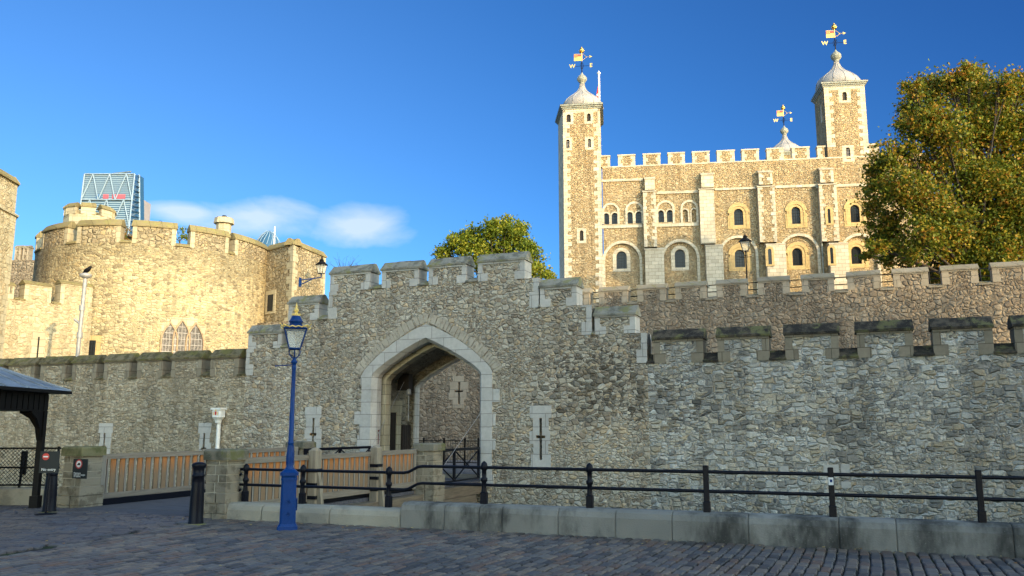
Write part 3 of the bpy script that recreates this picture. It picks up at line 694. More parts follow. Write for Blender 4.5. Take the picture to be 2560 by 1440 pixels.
# passage side door in the left reveal
xl = AC - AW - .12
m = MB()
m.box(xl - .01, xl + .09, 1.1, 1.28, 0, 2.3); m.box(xl - .01, xl + .09, 1.86, 2.15, 0, 2.3); m.box(xl - .01, xl + .10, 1.02, 2.2, 2.2, 2.62)
m.box(xl - .01, xl + .12, .985, 1.1, 0, 2.62)
part(m, 'door_frame', gt, 'ash_warm')
m = MB(); m.box(xl + .005, xl + .045, 1.281, 1.859, 0, 2.19)
for k in range(5): m.box(xl + .045, xl + .055, 1.30 + k * .11, 1.385 + k * .11, .03, 2.17)
dr_ = part(m, 'door', gt, 'oak'); h = MB(); h.lathe([(.0, -.03), (.03, -.02), (.03, .02), (0, .03)], (xl + .08, 1.35, 1.05), 8); part(h, 'handle', dr_, 'iron_dull')
m = MB(); m.box(xl + .005, xl + .10, 2.22, 2.85, .02, 1.75)
for k in range(4): m.box(xl + .10, xl + .115, 2.24 + k * .15, 2.37 + k * .15, .05, 1.72)
part(m, 'gate_leaf', gt, 'oak')
m = MB(); m.box(xl, xl + .45, 2.0, 2.3, 3.0, 3.6)
part(m, 'winch_box', gt, 'oak')
m = MB(); m.lathe([(0, -.14), (.1, -.12), (.08, 0), (.06, .08), (0, .10)], (xl + .5, 1.95, 2.95), 10); m.tube([(xl + .5, 1.95, 2.9), (xl + .5, 1.95, 1.9)], .02, 6)
part(m, 'pulley', gt, 'steel')
m = MB(); m.tube([(AC - AW - .0 + .13, .3, 1.55), (AC - AW + .17, .3, 1.55)], .035, 8); m.tube([(AC - AW + .14, .3, 1.5), (AC - AW + .14, .3, 1.1)], .012, 5); part(m, 'bell_pull', gt, 'dull_red')
# battlements
MER = ('rub_gate', 'ash', 'cop')
def mer_px(u0, u1, vm, lvl, last=False):
    s0 = W.hit(u0, vm)[0]; s1 = W.hit(u1, vm)[0]; return s0, s1
gm = [(622, 705, 840, 0), (722, 797, 770, 1), (826, 925, 700, 2), (955, 1047, 690, 2), (1072, 1166, 680, 2), (1195, 1312, 670, 2), (1350, 1442, 740, 1), (1487, 1588, 810, 0)]
tops = [5.42, 6.42, 7.40]
pm = []
for u0, u1, vm, lv in gm:
    s0, s1 = mer_px(u0, u1, vm, lv); pm.append((s0, s1, lv)); merlon(gt, s0, s1, GZ[lv], tops[lv], MER, th=.6, cop=.33, jamb=.17, foot=.36)
for (a0, a1, la), (b0, b1, lb) in zip(pm, pm[1:]):
    lv = min(la, lb); e0, e1 = a1, b0
    if la < lb: e1 = bs[1] if lb == 1 else bs[2]
    if la > lb: e0 = bs[3] if la == 2 else bs[4]
    sill(gt, e0, e1, GZ[lv], 'cop', h=.2)
for x, sg, z0, z1 in ((bs[0], 1, SILL + .0, GZ[0]), (bs[1], 1, GZ[0], GZ[1]), (bs[2], 1, GZ[1], GZ[2]), (bs[3], -1, GZ[1], GZ[2]), (bs[4], -1, GZ[0], GZ[1]), (bs[5], -1, SILL + .05, GZ[0])):
    m = MB(); quoins(m, x, sg, z0, z1, .45, .17, .34, -.017, .61); part(m, 'corner_quoins', gt, 'ash')

# ---------------------------------------------------------------- drawbridge and approach bridge
BL, BR = -4.32, .22      # bridge edges (along the wall) in the wall frame
br = thing('bridge', 'timber footbridge deck crossing the dry moat to the gateway', 'bridge', W, (-2.05, -6, 0))
m = MB(); t = -12.0
while t < -3.7:
    m.box(BL + .1, BR - .05, t, t + .19, -.09, -.008 + random.uniform(-.003, .003)); t += .2
part(m, 'deck', br, 'deck')
for a_ in ((BR - .04, BR + .22, -11.7, -4.5, -.42, -.1), (BR + .02, BR + .26, -11.6, -4.6, -.75, -.44), (BL - .2, BL + .08, -11.4, -3.7, -.5, -.1)): m = MB(); m.box(*a_); part(m, 'side_beam', br, 'beam')
for a_ in ((BL + .1, BL + .2, -11.3, -3.9, 0, .13), (BR - .22, BR - .12, -11.7, -4.6, 0, .1)): m = MB(); m.box(*a_); part(m, 'wheel_guard', br, 'iron')
for t in (-8.6, -5.2):
    for x in (BL + .3, -2, BR - .2): m = MB(); m.box(x - .15, x + .15, t - .15, t + .15, MOAT, -.1); part(m, 'trestle_leg', br, 'beam')
db = thing('drawbridge', 'short timber drawbridge leaf with black iron rails in the gateway mouth', 'drawbridge', W, (-2, -1.8, 0))
m = MB(); t = -3.65
while t < -.05: m.box(AC - AW + .05, AC + AW - .02, t, t + .17, -.06, -.004 + random.uniform(-.003, .003)); t += .18
m.box(AC - AW - .2, AC + AW + .02, 0, .6, -.03, .003)
part(m, 'deck', db, 'deck')
for a_ in ((AC + AW - .02, AC + AW + .2, -3.8, -.15, -.36, -.07), (AC + AW + .0, AC + AW + .25, -3.7, -.9, -.62, -.37), (AC - AW - .15, AC - AW + .05, -3.8, -.15, -.36, -.07)): m = MB(); m.box(*a_); part(m, 'side_beam', db, 'beam')
for x, nm in ((AC + AW - .05, 'right'), (AC - AW + .05, 'left')):
    m = MB(); t0, t1 = -3.75, -.08; z0, z1 = .06, 1.05
    m.box(x - .045, x + .045, t0, t1, z1 - .08, z1); m.box(x - .03, x + .03, t0, t1, z0, z0 + .05)
    for t in (t0, (t0 + t1) / 2, t1 - .06): m.box(x - .035, x + .035, t, t + .07, z0, z1 - .08)
    for a, b in ((t0, (t0 + t1) / 2), ((t0 + t1) / 2, t1)):
        m.tube([(x, a + .05, z0 + .05), (x, b, z1 - .08)], .022, 6); m.tube([(x + .02, a + .05, z1 - .08), (x + .02, b, z0 + .05)], .022, 6)
    part(m, 'iron_rail', db, 'iron')
for x, za in ((AC + AW - .02, 2.45), (AC - AW + .2, 3.3)):
    p0 = Vector((x, .5 if x > -1 else 1.9, za)); p1 = Vector((x + (.1 if x > -1 else -.02), -3.6 if x > -1 else -.3, .12 if x > -1 else .9))
    k = int((p1 - p0).length / .045); m = MB()
    for q in range(k):
        a_ = p0.lerp(p1, q / k); b_ = p0.lerp(p1, (q + .8) / k); m.tube([a_, b_], .014 if q % 2 else .009, 4)
    part(m, 'chain', db, 'steel')

def pier(label, s, t, wdt=.66, mossy=False, zt=1.27):
    o = thing('stone_pier', label, 'pier', W, (s, t, 0), 'square stone piers at the bridge corners')
    m = MB(); h = wdt / 2; z = -1.4; i = 0
    while z < zt - .24:
        hh = random.uniform(.14, .2); z1 = min(z + hh, zt - .2); e = .05 if z < .3 else 0
        j0 = random.uniform(-.008, .008)
        c = s + random.choice((-.28, -.1, .14, .3)) * wdt * .6; lo, hi = s - h - e + j0, s + h + e + j0
        m.mat(0).box(lo, c - .007, t - h - e + j0, t + h + e - j0, z, z1 - .014, .014); m.box(c + .007, hi, t - h - e - j0, t + h + e - j0, z, z1 - .008, .014)
        m.mat(1).box(s - h + .012, s + h - .012, t - h + .012, t + h - .012, z, z1); z = z1
    part(m, 'shaft', o, ['pier', 'mortar'])
    m = MB(); m.box(s - h - .06, s + h + .06, t - h - .06, t + h + .06, zt - .2, zt - .0, .035)
    part(m, 'cap_stone', o, 'pier_cap_moss' if mossy else 'pier_cap'); return o
pier('squat brown stone pier between the black bollard and the kerb wall', -.0, -11.88, .50)
pier('stone pier with green mossy cap at the far left, carrying the small weight sign', -4.42, -11.25, .54, True)
pier('pier at the far right end of the timber fence, beside the iron drawbridge rail', .42, -4.28, .56, False, 1.25)
pier('pier partly behind the blue lamp post, at the far end of the left fence', -4.42, -3.4, .56, False, 1.25)

def fence(label, x, t0, t1, posts, side, big=()):
    o = thing('timber_fence', label, 'fence', W, (x, (t0 + t1) / 2, 0), 'picket fences of the bridge')
    m = MB(); m.box(x - .05, x + .05, t0, t1, .98, 1.09); m.box(x - .045, x + .045, t0, t1, .10, .24); part(m, 'rail', o, 'wood_rail')
    a = MB(); b = MB(); t = t0 + .03
    while t < t1 - .1:
        a.box(x - .012, x + .012, t, t + .13, .2, .985); t += .135
        b.box(x - .03, x + .03, t, t + .045, .2, .985); t += .045 + .10 * (.35 if side > 0 else .75)
    part(a, 'board', o, 'wood_or', 'orange boards weathered grey towards the foot'); part(b, 'batten', o, 'wood_grey')
    for t in posts:
        m = MB(); m.box(x - .06, x + .06, t - .06, t + .06, .05, 1.1); part(m, 'post', o, 'wood_grey')
    if side < 0:
        m = MB(); m.box(x - .30, x - .08, -7.45, -7.2, -1.2, 1.12, .02); p = part(m, 'stout_post', o, 'wood_post')
        for z in (.25, .5, .78): k = MB(); k.box(x - .31, x - .07, -7.46, -7.19, z, z + .08); part(k, 'iron_strap', p, 'iron')
    for t in big:
        m = MB(); m.box(x + .02, x + .24, t - .11, t + .11, -1.2, 1.2, .02); m.lathe([(.11, 0), (.08, .05), (0, .07)], (x + .13, t, 1.18), 10)
        # raking strut
        m.poly([(x + .24, -.4), (x + .42, -.4), (x + .30, .5), (x + .24, .75)], t - .05, t + .05, 'XZ')
        p = part(m, 'stout_post', o, 'wood_post')
        for z in (.15, .42, .72): k = MB(); k.box(x + .01, x + .25, t - .122, t + .122, z, z + .075); part(k, 'iron_strap', p, 'iron')
    return o
fence('orange and grey picket fence with two strapped posts, right side of the bridge', BR - .05, -11.7, -4.6, (-11.6, -4.7), 1, (-9.4, -6.85))
fence('picket fence on the left side of the bridge, starting at the mossy pier', BL + .02, -10.9, -3.75, (-10.85, -7.3, -3.85), -1, ())

# ---------------------------------------------------------------- quay railing
rl = thing('quay_railing', 'black two-bar iron railing standing on the kerb wall', 'railing', W, (6, -12, .4))
posts = [(612, 1250, .29, 0), (755, 1256, .29, 0), (971, 1268, .29, 0), (1210, 1258, .41, 0), (1475, 1268, .41, 0), (1768, 1278, .41, 1), (2083, 1290, .41, 1), (2456, 1305, .41, 1)]
pl = []
for u, v, z, kd in posts:
    s = W.hit(u, v, -11.75)[0]; t = -11.75; pl.append((s, t, z, kd))
s8 = pl[-1][0] + 1.87; pl += [(s8, -11.75, .41, 1), (s8 + 1.87, -11.75, .41, 1)]
HP = .66
def ztop(z): return z + HP
for (s, t, z, kd) in pl:
    m = MB(); r = .043
    if kd == 0:
        m.box(s - .055, s + .055, t - .055, t + .055, z - .02, z + .20, .015)
        m.lathe([(.05, .2), (.042, .26), (.040, .36), (.058, .375), (.06, .42), (.04, .44), (.040, HP - .10), (.058, HP - .09), (.062, HP - .04), (.05, HP + .01), (.02, HP + .04), (0, HP + .05)], (s, t, z), 12)
    else:
        m.box(s - .04, s + .04, t - .04, t + .04, z - .02, z + HP + .04, .008); m.box(s - .052, s + .052, t - .052, t + .052, z - .02, z + .16, .01)
    p = part(m, 'post', rl, 'iron')
    if abs(s - pl[6][0]) < .01:
        k = MB(); k.box(s - .036, s + .034, t - .0435, t - .041, z + HP - .21, z + HP - .10); k.mat(1).box(s - .016, s + .018, t - .046, t - .0435, z + HP - .17, z + HP - .13); part(k, 'sticker', p, ['signwhite', 'blue'])
for hz in (HP - .06, HP * .47):
    path = []
    s, t, z, _ = pl[0]
    path = [(s - .16 + .06 * math.cos(a), t, z + hz - .06 + .06 * math.sin(a)) for a in [R(x) for x in (330, 270, 210, 150, 100)]] + [(s - .12, t, z + hz)]
    for i, (s, t, z, kd) in enumerate(pl):
        path.append((s, t, z + hz))
        if i == 2:
            n2 = pl[3]; a = .25; zl = z + hz; zh = n2[2] + hz
            for f_, k in ((.16, 0), (.21, .12), (.26, .5), (.31, .88), (.36, 1)):
                path.append((s + (n2[0] - s) * f_, t + (n2[1] - t) * f_, zl + (zh - zl) * k))
    m = MB(); m.tube(path, .026, 8); part(m, 'rail', rl, 'iron')

# ---------------------------------------------------------------- blue street lamp
LP = G(718, 1322); Y0 = LP.y
zv = lambda v: P(718, v, Y0).z
LF = Fr(LP.x, LP.y, -14)
lp = thing('street_lamp', 'tall blue lamp post with gilded lantern crown in front of the railing', 'street lamp', LF, (0, 0, 0))
m = MB()
def sqt(mb, w0, z0, w1, z1, c=.25):
    def o8(w, z): k = w * c; return [(-w + k, -w, z), (w - k, -w, z), (w, -w + k, z), (w, w - k, z), (w - k, w, z), (-w + k, w, z), (-w, w - k, z), (-w, -w + k, z)]
    mb.add(o8(w0, z0) + o8(w1, z1), [(i, (i + 1) % 8, (i + 1) % 8 + 8, i + 8) for i in range(8)] + [tuple(range(8, 16)), tuple(range(7, -1, -1))])
sqt(m, .17, -.02, .165, .05, .1); sqt(m, .155, .05, .135, .09, .2); sqt(m, .132, .09, .128, .42); sqt(m, .128, .42, .122, .80); sqt(m, .134, .80, .134, .84)
sqt(m, .125, .84, .13, .88); sqt(m, .15, .88, .15, .93); sqt(m, .145, .93, .08, .985); m.box(.128, .15, -.05, .05, .3, .5)
for z in (.25, .45): m.tube([(-.03, -.137, z), (.0, -.14, z + .03), (.03, -.137, z), (0, -.14, z - .03)], .006, 5)
part(m, 'base', lp, 'blue')
m = MB(); m.lathe([(.08, .97), (.075, 1.0), (.058, 1.03), (.062, 1.10), (.07, 1.16), (.062, 1.24), (.048, 1.36), (.044, 1.40), (.052, 1.41), (.052, 1.43), (.043, 1.44), (.034, zv(925)), (.040, zv(922)), (.040, zv(916)), (.032, zv(914)), (.034, zv(910)), (.055, zv(907)), (.055, zv(903)), (.035, zv(900)), (.030, zv(893))], (0, 0, 0), 14)
for k in range(8):
    a = k * PI / 4; m.tube([(.06 * math.cos(a), .06 * math.sin(a), 1.05), (.066 * math.cos(a + .5), .066 * math.sin(a + .5), 1.2), (.046 * math.cos(a + 1), .046 * math.sin(a + 1), 1.38)], .006, 4)
part(m, 'column', lp, 'blue')
m = MB(); zb_ = zv(912); m.tube([(0, 0, zb_), (-.30, 0, zb_ - .025)], .010, 6); m.lathe([(0, -.02), (.018, 0), (0, .02)], (-.305, 0, zb_ - .026), 8); part(m, 'ladder_bar', lp, 'blue')
m = MB(); z0 = zv(897); z1 = zv(874)
for a in range(4):
    c_, s_ = math.cos(a * PI / 2), math.sin(a * PI / 2)
    m.tube([(c_ * r, s_ * r, z0 + (z1 - z0) * k) for r, k in ((.02, 0), (.05, .2), (.088, .5), (.095, .75), (.08, 1))], .011, 6)
m.tube([(0, 0, z0), (.01, 0, z0 + .1), (0, 0, z1)], .005, 5)
part(m, 'cradle', lp, 'blue')
zt_, zb_ = zv(823), zv(872); ht, hb = .185, .092
m = MB(); c4 = [(-1, -1), (1, -1), (1, 1), (-1, 1)]
for a, b in c4: m.tube([(a * hb, b * hb, zb_), (a * ht, b * ht, zt_)], .012, 5)
for q in range(4):
    a, b = c4[q], c4[(q + 1) % 4]
    m.tube([(a[0] * hb, a[1] * hb, zb_), (b[0] * hb, b[1] * hb, zb_)], .014, 5); m.tube([(a[0] * ht, a[1] * ht, zt_), (b[0] * ht, b[1] * ht, zt_)], .017, 5)
m.tube([(-hb, 0, zb_), (hb, 0, zb_)], .01, 5)
part(m, 'lantern_frame', lp, 'blue')
m = MB()
for q in range(4):
    a, b = c4[q], c4[(q + 1) % 4]
    m.add([(a[0] * hb, a[1] * hb, zb_), (b[0] * hb, b[1] * hb, zb_), (b[0] * ht, b[1] * ht, zt_), (a[0] * ht, a[1] * ht, zt_)], [(0, 1, 2, 3)])
part(m, 'lantern_glass', lp, 'clear')
m = MB(); zc_ = zv(800)
m.lathe([(.24, zt_ + .0), (.17, zt_ + .05), (.115, zt_ + .08), (.11, zt_ + .11), (.135, zt_ + .125), (.12, zt_ + .16), (.08, zt_ + .22), (.075, zt_ + .235), (0, zt_ + .24)], (0, 0, 0), 4, False, PI / 4)
m.lathe([(.105, zt_ + .06), (.105, zt_ + .115), (.125, zt_ + .13), (.10, zt_ + .17), (.07, zt_ + .235), (.0, zt_ + .24)], (0, 0, 0), 16)
part(m, 'cap', lp, 'blue')
m = MB()
for q in range(4):
    a, b = c4[q], c4[(q + 1) % 4]; pts = []
    for k in range(9):
        f_ = k / 8; x = (a[0] * (1 - f_) + b[0] * f_) * (ht + .02); y = (a[1] * (1 - f_) + b[1] * f_) * (ht + .02)
        pts.append((x, y, zt_ + .02 + .02 * abs(math.sin(k * PI / 2 * 1.0)) + (.035 if k in (0, 8) else 0)))
    m.tube(pts, .012, 5)
    m.tube([(a[0] * ht, a[1] * ht, zt_ + .02), (a[0] * (ht + .05), a[1] * (ht + .05), zt_ + .03), (a[0] * (ht + .075), a[1] * (ht + .075), zt_ + .07)], .009, 5)
m.lathe([(.07, .23), (.075, .25), (.04, .27), (.02, .29), (.035, .31), (.045, .335), (.03, .36), (.015, .38), (.022, .40), (.008, .44), (0, .48)], (0, 0, zt_), 12)
for k in range(8): m.lathe([(0, 0), (.012, .01), (0, .035)], (.07 * math.cos(k * PI / 4), .07 * math.sin(k * PI / 4), zt_ + .245), 6)
part(m, 'gilded_crown', lp, 'goldp')

# ---------------------------------------------------------------- bollards and signs
def bollard(label, p, h=1.07):
    o = thing('bollard', label, 'bollard', WORLD, (p.x, p.y, 0), 'black bollards at the bridge entrance')
    m = MB(); m.lathe([(.135, -.02), (.135, .03), (.125, .05), (.12, .35), (.108, .70), (.10, h - .26), (.112, h - .25), (.112, h - .22), (.098, h - .21), (.10, h - .12), (.118, h - .08), (.125, h - .05), (.115, h - .02), (.06, h), (0, h + .005)], (p.x, p.y, 0), 20)
    part(m, 'post', o, 'iron'); m = MB(); m.lathe([(.19, -.03), (.19, .006), (.14, .012)], (p.x, p.y, 0), 20); part(m, 'base_ring', o, 'pier_cap'); return o
bollard('black iron bollard standing alone in front of the nearest stone pier', G(489, 1310))
pb_ = G(122, 1280); bollard('black bollard behind the no entry board, beside the kiosk', pb_, .98)
sp_ = G(122, 1284)
sg = thing('no_entry_sign', 'grey sign board reading No entry under a red disc, beside the kiosk', 'sign', WORLD, (sp_.x, sp_.y, 0))
bx0 = P(105, 1128, sp_.y - .1); bx1 = P(148, 1182, sp_.y - .1); Yb = sp_.y - .15
m = MB(); m.box(bx0.x, bx1.x, Yb, Yb + .02, bx1.z, bx0.z); bd = part(m, 'board', sg, 'signgrey')
m = MB(); m.tube([(sp_.x, Yb + .03, .0), (sp_.x, Yb + .03, 1.0)], .02, 8); m.lathe([(.2, 0), (.2, .015), (.03, .02)], (sp_.x, Yb + .03, 0), 16); part(m, 'stand', sg, 'iron')
wd = bx1.x - bx0.x; cx = (bx0.x + bx1.x) / 2; hh = bx0.z - bx1.z
m = MB(); dc = (cx - wd * .2, Yb - .003, bx0.z - hh * .25); rd = wd * .18
m.mat(0).poly([(dc[0] + rd * math.cos(a), dc[2] + rd * math.sin(a)) for a in [2 * PI * k / 24 for k in range(24)]], Yb - .005, Yb - .001, 'XZ')
m.mat(1).box(dc[0] - rd * .7, dc[0] + rd * .7, Yb - .009, Yb - .006, dc[2] - rd * .18, dc[2] + rd * .18)
m.text('No entry', wd * .20, (cx, Yb - .003, bx1.z + hh * .1), .002)
part(m, 'lettering', bd, ['signred', 'signwhite'])
wt_f = W
x0, z1 = W.hit(186, 1147, -11.62); x1, z0 = W.hit(217, 1197, -11.62)
ws = thing('weight_limit_sign', 'small dark sign with red ring and lorry symbol on the mossy pier', 'sign', W, ((x0 + x1) / 2, -11.64, z0))
tt = -11.64
m = MB(); m.box(x0, x1, tt, tt + .02, z0, z1); bd = part(m, 'plate', ws, 'signgrey')
m = MB(); wd = x1 - x0; hh = z1 - z0; cx = (x0 + x1) / 2 - wd * .08; cz = z1 - hh * .26; r = wd * .24
ring = [(cx + r * math.cos(2 * PI * k / 24), cz + r * math.sin(2 * PI * k / 24)) for k in range(24)]; r2 = r * .72
m.mat(0).poly(ring, tt - .004, tt, 'XZ'); m.mat(1).poly([(cx + r2 * math.cos(2 * PI * k / 24), cz + r2 * math.sin(2 * PI * k / 24)) for k in range(24)], tt - .007, tt - .0041, 'XZ')
m.mat(2).poly([(cx - r2 * .6, cz - r2 * .3), (cx + r2 * .6, cz - r2 * .3), (cx + r2 * .6, cz + r2 * .1), (cx + r2 * .35, cz + r2 * .35), (cx - r2 * .2, cz + r2 * .35), (cx - r2 * .25, cz + r2 * .0), (cx - r2 * .6, cz)], tt - .010, tt - .0071, 'XZ')
m.mat(1)
for i, s_ in enumerate(('Maximum', 'vehicular weight', '18 tonnes')): m.text(s_, wd * .125, (x0 + wd * .1, tt - .003, z0 + hh * (.24 - i * .085)), .0015, 'LEFT')
part(m, 'lettering', bd, ['signred', 'signwhite', 'black'])

# ---------------------------------------------------------------- rain hopper and pipe on the left wall
s_, zt_ = W.hit(555, 1020); zb_ = W.hit(555, 1044)[1]
rh = thing('rainwater_pipe', 'white rainwater hopper with painted crest on a downpipe against the wall', 'drainpipe', W, (s_, -.15, 0))
m = MB(); hw = .2
m.box(s_ - hw, s_ + hw, -.32, 0, zb_ + .02, zt_ - .03, .05); m.box(s_ - hw - .03, s_ + hw + .03, -.35, .0, zt_ - .07, zt_)
m.lathe([(.11, zb_ - .2), (.13, zb_ - .1), (.24, zb_ + .02)], (s_, -.16, 0), 8, False, PI / 8); h_ = part(m, 'hopper', rh, 'white')
m = MB(); m.mat(0).poly([(s_ - .045, zb_ + .16), (s_ - .03, zb_ + .10), (s_, zb_ + .08), (s_ + .03, zb_ + .10), (s_ + .045, zb_ + .16), (s_ + .04, zb_ + .22), (s_ - .04, zb_ + .22)], -.33, -.32, 'XZ')
m.mat(1).box(s_ - .035, s_ + .035, -.336, -.331, zb_ + .24, zb_ + .30); m.box(s_ - .11, s_ - .08, -.33, -.322, zb_ + .08, zb_ + .2); m.box(s_ + .08, s_ + .11, -.33, -.322, zb_ + .08, zb_ + .2)
part(m, 'crest', h_, ['red', 'goldp'])
m = MB(); m.tube([(s_, -.12, zb_ - .12), (s_, -.12, MOAT)], .075, 12); m.lathe([(.09, 0), (.09, .05)], (s_, -.12, .9), 12); part(m, 'downpipe', rh, 'white')

# ---------------------------------------------------------------- kiosk at the left edge
KX, KY = -10.1, 18.3
kk = thing('kiosk', 'small dark timber kiosk with blue-grey lead roof at the left edge', 'kiosk', WORLD, (KX - 1.6, KY - 1.6, 0))
EZ_ = 2.47; x0, x1, y0, y1 = KX - 3.6, KX + .32, KY - 3.6, KY + .42; cx, cy = (x0 + x1) / 2, (y0 + y1) / 2
m = MB(); i_ = 1.15
m.add([(x0, y0, EZ_), (x1, y0, EZ_), (x1, y1, EZ_), (x0, y1, EZ_), (x0 + i_, y0 + i_, EZ_ + .5), (x1 - i_, y0 + i_, EZ_ + .5), (x1 - i_, y1 - i_, EZ_ + .5), (x0 + i_, y1 - i_, EZ_ + .5), (cx, cy, EZ_ + .95)],
      [(0, 1, 5, 4), (1, 2, 6, 5), (2, 3, 7, 6), (3, 0, 4, 7), (4, 5, 8), (5, 6, 8), (6, 7, 8), (7, 4, 8), (3, 2, 1, 0)])
for a, b in (((x1, y1, EZ_), (x1 - i_, y1 - i_, EZ_ + .5)), ((x1 - i_, y1 - i_, EZ_ + .5), (cx, cy, EZ_ + .95)), ((x1, y0, EZ_), (x1 - i_, y0 + i_, EZ_ + .5))): m.tube([a, b], .035, 6)
for k in range(1, 5):
    y = y0 + (y1 - y0) * k / 5; m.tube([(x1, y, EZ_ + .01), (x1 - i_, max(min(y, y1 - i_), y0 + i_), EZ_ + .51)], .022, 5)
part(m, 'roof', kk, 'slate')
m = MB(); m.box(x0 - .03, x1 + .03, y0 - .03, y1 + .03, EZ_ - .07, EZ_ - .003); m.box(KX - 3.2, KX + .05, KY - 3.2, KY + .05, EZ_ - .45, EZ_ - .071)
for k in range(16): m.box(KX + .051, KX + .065, KY - 3.1 + k * .2, KY - 2.95 + k * .2, EZ_ - .42, EZ_ - .1)
part(m, 'fascia', kk, 'black')
for (px, py) in ((KX, KY), (KX, KY - 3.1), (KX - 3.1, KY), (KX - 3.1, KY - 3.1)):
    m = MB(); m.box(px - .06, px + .06, py - .06, py + .06, 0, EZ_ - .44); m.box(px - .09, px + .09, py - .09, py + .09, 0, .25); part(m, 'post', kk, 'black')
for sx, sy in ((-1, 0), (0, -1)):
    m = MB(); pts = [(.06, .62), (.09, .62), (.14, .36), (.28, .16), (.5, .04), (.5, 0), (.06, 0)]
    if sx: m.poly([(KX - a, EZ_ - .44 - b) for a, b in pts], KY - .03, KY + .03, 'XZ')
    else: m.poly([(KY - a, EZ_ - .44 - b) for a, b in pts], KX - .03, KX + .03, 'YZ')
    part(m, 'bracket', kk, 'black')
m = MB(); m.box(KX - 1.35, KX - 1.29, KY - .9, KY + .0, 0, 2.02); m.box(KX - 1.285, KX - 1.27, KY - .82, KY - .08, 1.1, 1.9)
d_ = part(m, 'door', kk, 'white'); m = MB(); m.lathe([(0, -.03), (.03, 0), (0, .03)], (KX - 1.25, KY - .1, 1.02), 8); part(m, 'handle', d_, 'goldp')
m = MB(); m.box(KX - 3.1, KX - 1.36, KY - .05, KY + .0, .0, 2.02); part(m, 'back_panel', kk, 'black')

# mesh fence and low wall behind the kiosk
lw = MB(); x0, x1 = -16, -10.15; lw.box(x0, x1 + .2, 18.9, 19.25, -.02, .36, .03)
solo(lw, 'low_wall', 'kerb_pale', 'short pale stone plinth under the wire mesh fence beside the kiosk', 'wall', base=(-12, 19, 0))
mf = thing('mesh_fence', 'black iron fence with diamond wire mesh between kiosk and mossy pier', 'fence', WORLD, (-12, 19.05, .36))
m = MB()
for z in (.42, .8, 1.22): m.tube([(-16, 19.05, z), (-10.05, 19.05, z)], .022, 6)
for x in (-15, -13.4, -11.75, -10.1): m.tube([(x, 19.05, .3), (x, 19.05, 1.26)], .03, 6)
part(m, 'frame', mf, 'iron_dull')
m = MB(); k = -16.9
while k < -10.05:
    for a, b in ((k, k + .8), (k + .8, k)):
        if min(a, b) > -16 and max(a, b) < -10.0: m.tube([(a, 19.05, .42), (b, 19.05, 1.22)], .006, 3, False, False)
    k += .085
part(m, 'wire_mesh', mf, 'iron_dull')
lb = MB(); p0 = G(40, 1262); p1 = P(62, 1130, p0.y + .3)
lb.tube([p0, p1], .03, 6); lb.box(p1.x - .06, p1.x + .06, p1.y - .03, p1.y + .03, p1.z - .5, p1.z + .02)
solo(lb, 'barrier_arm', 'iron_dull', 'thin black leaning barrier bar standing under the kiosk eaves', 'barrier', base=(p0.x, p0.y, 0))

# ---------------------------------------------------------------- inner curtain wall
IW = thing('inner_wall', 'high brown rubble inner wall with square merlons, beyond the moat wall', 'wall', I, (10, 0, 0))
IZB, IZT = 7.68, 8.55
m = MB()
hole = slit_parts(IW, I, 1148, 955, 1010, 978, .05, .24, [(1133, 1160, 940, 955), (1125, 1171, 955, 981), (1122, 1166, 981, 999), (1132, 1160, 999, 1020)], 'ash_inner')
m.poly([(-40, 0), (46, 0), (46, IZB), (-40, IZB)], 0, .8, 'XZ', [hole]); m.box(-40, 46, .801, 1.4, 0, IZB - .6)
part(m, 'wall', IW, 'rub_inner')
im = [(1497, 1568), (1593, 1664), (1688, 1765), (1791, 1866), (1895, 1973), (2005, 2086), (2119, 2202), (2235, 2323), (2357, 2449), (2484, 2580)]
il = [(I.hit(a, 720)[0], I.hit(b, 720)[0]) for a, b in im]
d_ = il[1][0] - il[0][0]
il = [(il[0][0] - k * d_, il[0][1] - k * d_) for k in (3, 2, 1)] + il + [(il[-1][0] + k * 2.05, il[-1][1] + k * 2.05) for k in (1, 2)]
for i, (s0, s1) in enumerate(il):
    merlon(IW, s0, s1, IZB, IZT, ('rub_inner', 'ash_inner', 'cop_inner'), th=.6, cop=.27, jamb=.27, foot=.30)
    if i + 1 < len(il): sill(IW, s1, il[i + 1][0], IZB - .10, 'cop_inner', h=.2)
wr_ = thing('walkway_rail', 'thin black iron rail along the walk behind the brown merlons', 'railing', I, (14, 1.2, IZB - .7))
m = MB(); z1 = I.hit(1880, 707, 1.2)[1]; z2 = I.hit(1880, 724, 1.2)[1]
for z in (z1, z2): m.tube([(4, 1.2, z), (40, 1.2, z)], .025, 6)
part(m, 'rail', wr_, 'iron_dull')
for k in range(18):
    m = MB(); m.tube([(4.4 + k * 2, 1.2, IZB - .7), (4.4 + k * 2, 1.2, z1 + .03)], .03, 6); part(m, 'post', wr_, 'iron_dull')
lr = thing('lane_railing', 'rusty iron railing with ball topped posts in the lane beyond the arch', 'railing', I, (0, -6, 0))
zt_ = I.hit(1110, 1099, -6)[1]; ps = [I.hit(u, 1120, -6)[0] for u in (1000, 1030, 1059, 1110, 1162, 1196, 1235)]
m = MB()
for z in (zt_ - .05, .15): m.tube([(ps[0], -6, z), (ps[-1], -6, z)], .022, 6)
part(m, 'rail', lr, 'iron_dull')
for s in ps:
    m = MB(); m.tube([(s, -6, 0), (s, -6, zt_)], .045, 8); m.lathe([(0, -.07), (.07, 0), (0, .07)], (s, -6, zt_ + .03), 10); part(m, 'post', lr, 'iron_dull')
m = MB(); x = ps[0]
while x < ps[-1]: m.tube([(x, -6, .15), (x, -6, zt_ - .05)], .007, 3); x += .12
part(m, 'bars', lr, 'iron_dull')

